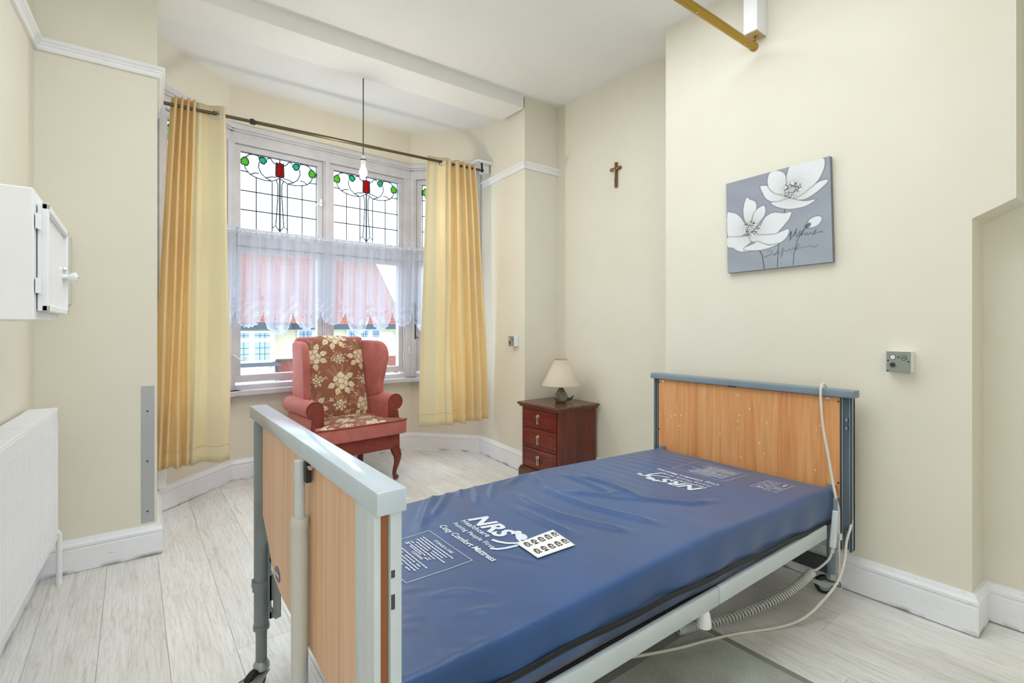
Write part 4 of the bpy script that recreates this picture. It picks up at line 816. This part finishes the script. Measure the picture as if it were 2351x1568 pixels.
bm=new(); lathe(bm,[(.005,0),(.004,.003)],(-.152,2.325,1.318),10,'x'); obj('knob_screw',bm,m_chrome,kn,True)
bm=new(); box(bm,-.192,-.178,2.318,2.332,1.342,1.352,.001); obj('door_catch',bm,m_chrome,dr)
pn=new(); box(pn,-.345,-.226,3.070,3.10,1.243,1.558,.003); tag(obj('access_panel',pn,M('pale_sage_panel',(212,214,200),.5)),'pale grey-green flat panel on the back wall behind the white cupboard','panel')
# ------------------------------------------------------------------ radiator on the left wall
RA=math.atan(.055); 
def radp(s,d,z): # s along the wall from the far end towards the camera, d out of the wall
    return Vector((-.255-.055*s+d,2.905-s,z))
rad=thing('radiator','white ribbed steel panel radiator low on the left wall','radiator',radp(.7,-.05,.20))
def rbox(bm,s0,s1,d0,d1,z0,z1,bev=0): prism(bm,[radp(s0,d0,z0),radp(s1,d0,z0),radp(s1,d1,z0),radp(s0,d1,z0)],(0,0,z1-z0),bev)
RZ0,RZ1=.232,.795
bm=new(); N=44; step=1.42/N; L_=1.46
outl=[radp(0,-.012,0),radp(0,0,0)]
rbox(bm,0,L_,-.014,-.004,RZ0,RZ1-.008,.002)
rbox(bm,0,L_,-.008,0,RZ1-.055,RZ1-.008,.002); rbox(bm,0,L_,-.008,0,RZ0,RZ0+.03,.002); rbox(bm,0,.02,-.008,0,RZ0,RZ1-.01,.001)
panel=obj('front_panel',bm,m_gloss,rad)
base_me=None
for k in range(N):
    s=.02+k*step
    if base_me is None:
        bm=new(); pr=[(s+.004,-.004),(s+.009,.0035),(s+.0235,.0035),(s+.0285,-.004)]
        prism(bm,[radp(a,b,RZ0+.03) for a,b in pr],(0,0,RZ1-.055-RZ0-.03),0); rib=obj('rib',bm,m_gloss,panel); base_me=rib.data; s_0=s; first=rib
    else:
        c=first.copy(); COL.objects.link(c); c.parent=panel; c.location=radp(s,0,0)-radp(s_0,0,0)
bm=new(); rbox(bm,-.004,L_,-.094,-.002,RZ1-.008,RZ1,.003)
for k in range(34): rbox(bm,.03+k*.042,.045+k*.042,-.09,-.02,RZ1-.001,RZ1+.0012)
obj('top_grille',bm,m_gloss,rad)
bm=new(); rbox(bm,-.004,0,-.094,-.002,RZ0+.01,RZ1,.001); obj('side_cover',bm,m_gloss,rad)
bm=new(); rbox(bm,0,L_,-.094,-.086,RZ0,RZ1-.01); obj('rear_panel',bm,m_gloss,rad)
bm=new(); tube(bm,[radp(.03,-.03,.30),radp(.03,-.03,.26),radp(-.06,-.02,.235),radp(-.085,-.01,.21),radp(-.085,-.01,.0)],.011,12,smooth=4); obj('supply_pipe',bm,m_gloss,rad,True)
# ------------------------------------------------------------------ corner guard on the pier
cg=thing('corner_guard','grey metal corner guard strip screwed to the left pier','corner guard',(.07,3.10,.40))
bm=new(); box(bm,.035,.088,3.0965,3.10,.165,.845,.0008); obj('strip',bm,m_guard,cg)
for z in (.22,.47,.72): bm=new(); lathe(bm,[(.005,0),(.004,-.0018)],(.060,3.0965,z),12,'y'); obj('screw',bm,m_dark,cg,True)
# ------------------------------------------------------------------ curtain pole, curtains
RY=3.60; rz=lambda x:2.462+.009*(x-.13)
pole=thing('curtain_pole','antique bronze curtain pole spanning the bay window','curtain pole',(1.26,RY,2.47))
bm=new(); tube(bm,[(.12,RY,rz(.12)),(2.40,RY,rz(2.4))],.0105,12); obj('rod',bm,m_bronze,pole,True)
bm=new(); tube(bm,[(.62,RY,rz(.62)),(1.5,RY,rz(1.5))],.0118,12); obj('outer_rod',bm,m_bronze,pole,True)
bm=new(); box(bm,.605,.628,RY-.013,RY+.013,rz(.6)-.016,rz(.6)+.016,.003); prism(bm,[(.628,RY-.012,rz(.6)+.012),(.648,RY-.012,rz(.6)-.004),(.628,RY-.012,rz(.6)-.02)],(0,.024,0)); obj('joint_sleeve',bm,m_black,pole)
bm=new(); tube(bm,[(2.402,RY,rz(2.4)),(2.402,RY,rz(2.4)+.01),(2.402,RY+.005,rz(2.4)+.065)],.009,8); lathe(bm,[(.010,0),(.016,.002),(.016,.014),(.008,.018)],(2.395,RY,rz(2.4)),14,'x'); obj('end_bracket',bm,m_black,pole,True)
bm=new(); box(bm,2.34,2.497,RY-.03,RY+.16,rz(2.4)+.064,rz(2.4)+.082,.002); prism(bm,[(2.42,RY+.02,rz(2.4)-.01),(2.49,RY+.02,rz(2.4)-.01),(2.49,RY+.02,rz(2.4)+.064),(2.42,RY+.02,rz(2.4)+.064)],(0,.05,0),.002); obj('pole_batten',bm,m_gloss,pole)
def curtain(label,tops,bots,zb,folds,amp,mat,sheen_stops):
    """tops/bots: x limits. folds: list of (frac, y offset) control points across"""
    cu_=thing('curtain',label,'curtain',((bots[0]+bots[1])/2,RY,zb),0)
    nu,nv=260,46; P=[]; fx=np.array([f[0] for f in folds]); fy=np.array([f[1] for f in folds])
    tt=np.linspace(0,1,nu); kk=np.linspace(0,1,len(folds)); 
    # smooth interpolation through the fold control points
    xi=np.interp(tt,kk,fx); yi=np.interp(tt,kk,fy)
    ker=np.hanning(13); ker/=ker.sum(); 
    xs_=np.convolve(np.pad(xi,6,mode='edge'),ker,'valid'); ys_=np.convolve(np.pad(yi,6,mode='edge'),ker,'valid')
    for i in range(nu):
        for j in range(nv):
            v=j/(nv-1); z=rz(1)+.045-(rz(1)+.045-zb)*v
            w=v**.8; x0=tops[0]+(bots[0]-tops[0])*w; x1=tops[1]+(bots[1]-tops[1])*w
            x=x0+(x1-x0)*xs_[i]+.006*math.sin(v*7+i*.06)*v
            y=RY+ys_[i]*amp*(1+.35*math.sin(v*3+i*.03)*v)+.008*math.sin(v*9+i*.02)*v
            z+=.006*math.sin(i*.11)*v; P.append((x,y,z))
    me=gridmesh('curtain_panel',P,nu,nv); sheen_mix=np.interp(np.linspace(0,1,nu),[a for a,b in sheen_stops],[b for a,b in sheen_stops]); setcol(me,np.repeat(sheen_mix,nv)[:,None].repeat(3,1)); o=link('curtain_panel',me,mat,cu_,'all'); so=o.modifiers.new('s','SOLIDIFY'); so.thickness=.0022  # sheen of the flatter folds painted as pale bands across the panel
    # hem seam
    bm=new(); tube(bm,[(P[i*nv+nv-3][0],P[i*nv+nv-3][1]-.0028,P[i*nv+nv-3][2]) for i in range(0,nu,2)],.0011,4); obj('hem_seam',bm,M('gold_thread',(190,150,80),.6),o)
    return cu_,P,nu,nv
def eyelet(root,x,y,z,ang):
    bm=new(); d=Vector((math.cos(ang),math.sin(ang),0)); tube(bm,[Vector((x,y,z))+d*(.026*math.cos(k*PI/12))+Vector((0,0,.026*math.sin(k*PI/12))) for k in range(24)],.0055,8,closed=True); obj('eyelet',bm,m_chrome,root,True)
lf=[(0,.2),(.03,.9),(.09,-.9),(.15,.95),(.20,-1),(.26,.95),(.31,-1),(.37,.95),(.42,-1),(.47,.7),(.52,.15),(.60,.45),(.70,.60),(.80,.1),(.90,-.35),(.97,-.5),(1,-.30)]
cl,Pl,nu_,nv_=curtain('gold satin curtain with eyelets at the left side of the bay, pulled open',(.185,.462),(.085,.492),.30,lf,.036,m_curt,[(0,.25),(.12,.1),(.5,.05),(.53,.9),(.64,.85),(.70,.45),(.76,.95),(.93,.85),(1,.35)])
eyelet(cl,.412,RY-.010,rz(.4)-.006,-.45)
rf=[(0,.35),(.06,.6),(.14,.5),(.22,.55),(.27,.2),(.32,-.9),(.37,-.3),(.42,-1),(.47,.6),(.52,1),(.57,-1),(.63,-.6),(.68,1),(.74,-1),(.80,.95),(.86,-1),(.92,.9),(.97,-.8),(1,-.2)]
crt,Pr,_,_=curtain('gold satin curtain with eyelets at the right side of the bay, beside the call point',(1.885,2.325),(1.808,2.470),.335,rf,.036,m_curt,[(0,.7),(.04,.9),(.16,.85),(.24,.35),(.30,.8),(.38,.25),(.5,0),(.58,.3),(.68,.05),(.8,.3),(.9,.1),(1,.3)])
for x,a in ((2.008,-.95),(2.085,1.25)): eyelet(crt,x,RY-.006,rz(x)-.006,a)
# ------------------------------------------------------------------ lace cafe curtain following the bay
lc=thing('lace_cafe_curtain','white sheer lace cafe curtain with scalloped hem across the lower window','curtain',(1.32,4.14,1.12))
po=[Vector((p.x,p.y)) for p in offs([q1,q2,q3,q4],-.062)]
pa=po[1]+(po[0]-po[1])*.62; pb=po[2]+(po[3]-po[2])*.62; path=[pa,po[1],po[2],pb]
cum=[0]
for a,b in zip(path,path[1:]): cum.append(cum[-1]+(b-a).length)
def pat(s):
    for k in range(3):
        if s<=cum[k+1] or k==2:
            t=(s-cum[k])/(cum[k+1]-cum[k]); d=(path[k+1]-path[k]).normalized(); return path[k].lerp(path[k+1],t),Vector((d.y,-d.x))
nu,nv=520,60; P=[];Cc=[]; TOT=cum[-1]; sc=.213
for i in range(nu):
    s=TOT*i/(nu-1); p,nn=pat(s); ph=(s/sc+.31)%1; scal=abs(math.sin(PI*ph))**.38; lob=math.floor(s/sc+.31)
    zb=1.285-(.185+.03*math.sin(lob*2.3))*scal+.012*abs(math.sin(s*120))+.02*math.sin(lob*1.7)
    for j in range(nv):
        v=j/(nv-1); z=1.862-(1.862-zb)*v; hd=math.exp(-((z-1.842)/.018)**2)
        f=.013*math.sin(s*52+1.5*math.sin(s*9)+1.2*v)*(.5+.5*v)+.010*math.sin(s*118+2*v)+.016*math.sin(s*170)*hd
        zz=z+.011*math.sin(s*150+math.sin(s*33)*2)*max(0,1-(1.862-z)/.05); q=p+nn*(f*.9+.004)
        P.append((q.x,q.y,zz))
        up=1-v; d=.58+.13*math.sin(s*52+1.5*math.sin(s*9)+1.2*v+1.2)+.30*hd
        e=(z-zb); 
        sprig=math.sin(s*46+3*math.sin(z*17))*math.sin(z*44+2.5*math.sin(s*21)); band=max(0,1-e/.22)
        if sprig>.45: d+=.42*band
        if e<.02: d+=.25
        if sprig<-.88 and e<.16: d-=.35
        Cc.append((min(max(d,.05),.93),)*3)
me=gridmesh('lace_net',P,nu,nv); setcol(me,np.array(Cc)); link('lace_net',me,m_lace,lc,'all')
bm=new(); tube(bm,[(pat(TOT*k/30)[0].x,pat(TOT*k/30)[0].y,1.842) for k in range(31)],.004,8); obj('net_rod',bm,m_white,lc,True)
# ------------------------------------------------------------------ pendant bulb
PX,PY=1.268,3.372; pd=thing('pendant_bulb','lit bare bulb hanging on a flex from the bay ceiling','pendant light',(PX,PY,2.84))
fwd=PX*math.sin(.6481)+PY*math.cos(.6481)
zz=lambda py:1.15+(746.5-py)/1150.8*fwd
bm=new(); tube(bm,[(PX,PY,2.926),(PX,PY,zz(360))],.0042,8); obj('flex',bm,M('brown_flex',(98,88,80),.6),pd,True)
bm=new(); lathe(bm,[(.026,2.912),(.034,2.925)],(PX,PY,0),24); obj('ceiling_rose',bm,m_white,pd,True)
bm=new(); lathe(bm,[(.006,zz(357)),(.019,zz(366)),(.020,zz(369)),(.017,zz(371)),(.016,zz(378)),(.013,zz(380))],(PX,PY,0),20); hd=obj('lamp_holder',bm,m_white,pd,True)
bm=new(); lathe(bm,[(.0205,zz(366.2)),(.0212,zz(367.5)),(.0205,zz(368.8))],(PX,PY,0),20); obj('shade_ring',bm,m_black,hd,True)
bm=new(); lathe(bm,[(.013,zz(380)),(.014,zz(384)),(.020,zz(388)),(.0265,zz(394)),(.027,zz(398)),(.022,zz(403)),(.012,zz(406.5)),(.002,zz(407.5))],(PX,PY,0),24); obj('bulb',bm,m_bulb,pd,'all')
l=bpy.data.lights.new('bulb_light','POINT'); l.energy=8; l.color=(1,.92,.8); l.shadow_soft_size=.03; lo=bpy.data.objects.new('bulb_light',l); COL.objects.link(lo); lo.location=(PX,PY,zz(412))
# ------------------------------------------------------------------ brass rail and its boxed post
hp=thing('boxed_hanger','white boxed timber hanger on the chimney wall carrying the brass rail','bracket',(2.45,1.247,2.6))
bm=new(); box(bm,2.400,2.4945,1.213,1.281,2.578,2.885,.002); obj('white_casing',bm,m_gloss,hp)
bm=new(); box(bm,2.404,2.4945,1.217,1.277,2.5755,2.579); obj('timber_end',bm,m_ply,hp)
bm=new(); 
tube(bm,[(2.45,1.247,2.576),(2.45,1.247,2.555),(2.44,1.247,2.545),(2.43,1.247,2.53)],.0045,8); lathe(bm,[(.014,2.572),(.016,2.576)],(2.45,1.247,0),16); obj('hook',bm,m_brass,hp,True)
br=thing('brass_rail','tarnished brass tube rail high across the room','rail',(1.0,1.24,2.51))
bm=new(); tube(bm,[(-.40,1.24,2.51),(2.42,1.24,2.51)],.0185,24); obj('tube',bm,m_brass,br,True)
bm=new(); lathe(bm,[(.0185,2.412),(.0205,2.414),(.0205,2.430),(.017,2.433)],(0,1.24,2.51),24,'x'); obj('end_cap',bm,m_brass,br,True)
for x in (1.93,2.33): bm=new(); lathe(bm,[(.003,-.019),(.003,-.0178)],(x,1.24-.006,2.51-.001),8); obj('screw',bm,m_chrome,br)
# ------------------------------------------------------------------ rug
rug=thing('rug','flat grey-green rug under the near side of the bed','rug',(1.15,.35,0))
bm=new(); box(bm,.62,1.708,-.75,1.09,.001,.010,.002); obj('pile',bm,m_rug,rug)
bm=new()
for a in ((1.706,1.736,-.78,1.12),(.59,.622,-.78,1.12)): box(bm,*a,.001,.0095,.003)
for a in ((.62,1.708,1.088,1.12),(.62,1.708,-.78,-.748)): box(bm,*a,.001,.0095,.003)
obj('binding',bm,m_rugb,rug)
# ------------------------------------------------------------------ handset and cables at the head of the bed
hs=thing('bed_handset','pale grey bed control handset hanging by the head end on a coiled lead','remote control',(2.26,.845,.37))
Hx,Hy=2.275,.838
bm=new(); prism(bm,[(2.243,.822,.252),(2.268,.822,.252),(2.312,.826,.392),(2.286,.826,.392)],(0,.020,0),.004); obj('handset_body',bm,M('pale_handset',(212,218,222),.4),hs)
bm=new(); prism(bm,[(2.2688,.8235,.256),(2.2693,.8405,.256),(2.3132,.8445,.388),(2.3127,.8275,.388)],(.001,0,0)); kp=obj('keypad',bm,m_greyl,hs)
bm=new()
for k in range(9):
    t=.10+k*.09; x=2.270+.0441*t; z=.256+.132*t
    for y in (.829,.837): box(bm,x-.0005,x+.0015,y-.002+.004*t,y+.002+.004*t,z,z+.006)
obj('key',bm,m_dark,kp)
bm=new(); box(bm,2.290,2.305,.83,.845,.39,.44,.003); obj('hanging_hook',bm,m_grey,hs)
cl_=[(2.255,.832,.252),(2.252,.834,.235),(2.235,.84,.205),(2.19,.86,.175),(2.16,.875,.168)]
bm=new(); tube(bm,cl_,.0045,8,smooth=5); tube(bm,[(2.256,.832,.254),(2.252,.833,.232)],.0075,10); obj('lead',bm,m_tube,hs,True)
bm=new(); P=[]; C0=[Vector(p) for p in ((2.165,.872,.165),(2.10,.90,.12),(2.00,.945,.075),(1.85,1.0,.045),(1.70,1.06,.032),(1.60,1.10,.028))]
def cr_(t):
    k=min(int(t*5),4); f=t*5-k; a=C0[max(k-1,0)];b=C0[k];c=C0[k+1];d=C0[min(k+2,5)]; return .5*((2*b)+(c-a)*f+(2*a-5*b+4*c-d)*f*f+(3*b-a-3*c+d)*f**3)
NT=58
for k in range(NT*10+1):
    t=k/(NT*10); c=cr_(t); tg=(cr_(min(1,t+.01))-cr_(max(0,t-.01))).normalized(); u=tg.cross(Vector((0,0,1))).normalized(); w=tg.cross(u); a=2*PI*k/10; P.append(c+(u*math.cos(a)+w*math.sin(a))*.0135)
tube(bm,P,.0042,5); obj('coiled_lead',bm,m_tube,hs,True)
bm=new(); tube(bm,[(2.405,.906,.873),(2.385,.912,.894),(2.36,.914,.888),(2.352,.914,.84),(2.352,.905,.72),(2.352,.885,.60),(2.345,.866,.50),(2.337,.85,.43),(2.33,.838,.38),(2.33,.838,.30),(2.328,.836,.24),(2.335,.838,.17),(2.34,.84,.115)],.0052,8,smooth=6)
pw=thing('nurse_call_lead','ivory nurse call lead looped over the headboard with a jack plug','cable',(2.34,.84,.10))
obj('cord',bm,m_plas,pw,True)
bm=new(); tube(bm,[(2.34,.84,.118),(2.338,.838,.095)],.008,10); tube(bm,[(2.338,.838,.098),(2.318,.828,.094)],.0075,10); obj('plug_elbow',bm,m_plas,pw,True)
bm=new(); tube(bm,[(2.318,.828,.094),(2.285,.812,.086)],.0035,8); obj('jack_pin',bm,m_chrome,pw,True)
bm=new(); box(bm,2.322,2.338,.826,.838,.262,.29,.003); obj('cord_clip',bm,m_white,pw)
mc=thing('mains_cable','ivory mains cable trailing from the headboard across the floor','cable',(1.8,1.0,0))
bm=new(); tube(bm,[(2.445,.842,.46),(2.44,.828,.43),(2.435,.822,.38),(2.40,.815,.32),(2.34,.812,.26),(2.30,.805,.20),(2.24,.808,.13),(2.15,.83,.07),(2.05,.855,.03),(1.95,.90,.009),(1.80,.97,.0075),(1.66,1.01,.0160),(1.50,1.06,.0165),(1.30,1.15,.0165),(1.1,1.3,.0165)],.005,8,smooth=8); obj('cord',bm,m_plas,mc,True)
# ------------------------------------------------------------------ outside: street, house across the road, trees
bm=new(); box(bm,-20,40,5,45,-3.3,-3.2); struct('ground',bm,m_street)
hs_=thing('house','cream rendered house with red tiled roofs across the street','house',(4,17,-3.2))
bm=new(); box(bm,3.2,7.25,16,21,-3.2,1.3); obj('wall',bm,m_render,hs_)
bm=new(); box(bm,-2,3.20,15.3,21,-3.2,1.35); obj('wall',bm,m_render,hs_)
def roof(x0,x1,y0,z0,y1,z1,n):
    bm=new(); rng_=n
    for k in range(n):
        a=k/n; b=(k+1)/n; ya,yb=y0+(y1-y0)*a,y0+(y1-y0)*b; za,zb=z0+(z1-z0)*a,z0+(z1-z0)*b
        prism(bm,[(x0,ya,za),(x0,ya,za+.03),(x0,yb,zb+.004),(x0,yb,zb-.03)],(x1-x0,0,0))
    return bm
r=obj('roof',roof(3.5,7.32,15.62,1.16,18.2,3.50,26),m_tile,hs_); r['kind']='stuff'
r=obj('roof',roof(-2.4,3.98,14.95,1.20,17.9,3.72,30),m_tile,hs_); r['kind']='stuff'
bm=new(); box(bm,3.3,7.34,15.58,15.72,1.02,1.18); obj('gutter',bm,m_fascia,hs_)
bm=new(); box(bm,-2.3,3.55,14.9,15.05,1.04,1.22); prism(bm,[(3.45,14.95,1.05),(3.60,15.6,1.05),(3.60,15.6,1.22),(3.45,14.95,1.22)],(.06,0,0)); obj('gutter',bm,m_fascia,hs_)
bm=new(); tube(bm,[(7.2,15.9,1.0),(7.2,15.9,-3)],.05,10); obj('drain_pipe',bm,m_fascia,hs_); bm=new(); tube(bm,[(3.32,15.9,1.0),(3.32,15.9,-3)],.03,8); obj('drain_pipe',bm,m_render,hs_)
def hwin(x0,x1,y,z0,z1,lights,ztr):
    bm=new(); box(bm,x0,x1,y-.06,y+.02,z0,z1); 
    f=obj('window',bm,m_owhite,hs_)
    w=(x1-x0)/lights
    for k in range(lights):
        for za,zb in ((z0+.09,ztr-.05),(ztr+.05,z1-.07)):
            bm=new(); box(bm,x0+k*w+.07,x0+(k+1)*w-.07,y-.07,y-.055,za,zb); obj('pane',bm,m_hglass,f)
            bm=new(); nx_=3; nz=max(2,int((zb-za)/.16))
            for i in range(1,nx_): xx=x0+k*w+.07+(w-.14)*i/nx_; box(bm,xx-.006,xx+.006,y-.078,y-.068,za,zb)
            for i in range(1,nz): q=za+(zb-za)*i/nz; box(bm,x0+k*w+.07,x0+(k+1)*w-.07,y-.078,y-.068,q-.006,q+.006)
            obj('glazing_lead',bm,m_fascia,f)
hwin(3.95,4.95,16,.05,1.03,2,.72); hwin(5.45,6.62,16,.05,1.03,3,.70); hwin(1.55,3.12,15.25,.10,1.0,3,.74)
bm=new(); prism(bm,[(0,15.25,.08),(3.15,15.25,.08),(3.3,15.0,.02),(0,14.95,.02)],(0,0,.05)); obj('flat_roof',bm,m_felt,hs_)
bm=new(); box(bm,0,3.0,15.0,15.3,-3.2,.02); obj('wall',bm,m_render,hs_)
r=obj('roof',roof(3.36,5.2,14.9,-.55,15.98,.10,9),m_tile,hs_); r['kind']='stuff'
bm=new(); obar(bm,(3.33,14.88,-.52),(3.33,15.98,.14),.05,.05); box(bm,3.3,5.2,15.94,16.0,.09,.14); obj('lead_flashing',bm,m_felt,hs_)
h2=thing('outbuilding','low red tiled outbuilding roof beyond the house corner','building',(7.3,15,-3.2))
r=obj('roof',roof(6.3,9.0,14.0,-.36,15.2,.16,12),m_tile,h2); r['kind']='stuff'
bm=new(); box(bm,6.4,8.9,14.1,15.1,-3.2,-.30); obj('wall',bm,m_render,h2)
def foliage(name,c,rx,ry,rz_,n,size,parent):
    V=[];F=[]
    for k in range(n):
        d=rng.normal(size=3); d/=np.linalg.norm(d); rr=rng.uniform(.55,1)**.5*(1+.18*math.sin(d[0]*7+d[2]*5)); p=np.array(c)+d*rr*np.array([rx,ry,rz_]); a=rng.normal(size=3); a/=np.linalg.norm(a); b=np.cross(a,rng.normal(size=3)); b/=np.linalg.norm(b); s=size*rng.uniform(.6,1.3)
        i=len(V); V+=[tuple(p-a*s),tuple(p+b*s*.45),tuple(p+a*s),tuple(p-b*s*.45)]; F.append((i,i+1,i+2,i+3))
    me=bpy.data.meshes.new(name); me.from_pydata(V,[],F); me.update(); o=link(name,me,m_leafy,parent); o['kind']='stuff'; return o
t1=thing('tree','tall leafy green tree beyond the house corner, seen through the right pane','tree',(9.5,18.0,-3.2))
foliage('foliage',(9.5,18.0,.6),1.25,1.3,1.9,5000,.11,t1)
bm=new(); tube(bm,[(9.5,18.0,-3.2),(9.55,18,-1),(9.5,18,1.2)],lambda t:.16-.09*t,10); obj('trunk',bm,m_bark,t1,True)
b1=thing('bush','low bright green bush in front of the red tiled outbuilding','bush',(6.7,14.1,-3.2)); foliage('foliage',(6.6,13.4,-.70),.7,.45,.5,2500,.07,b1)
bm=new(); tube(bm,[(6.6,13.4,-3.2),(6.6,13.4,-.8)],.05,8); obj('stem',bm,m_bark,b1)
bpy.context.view_layer.update()
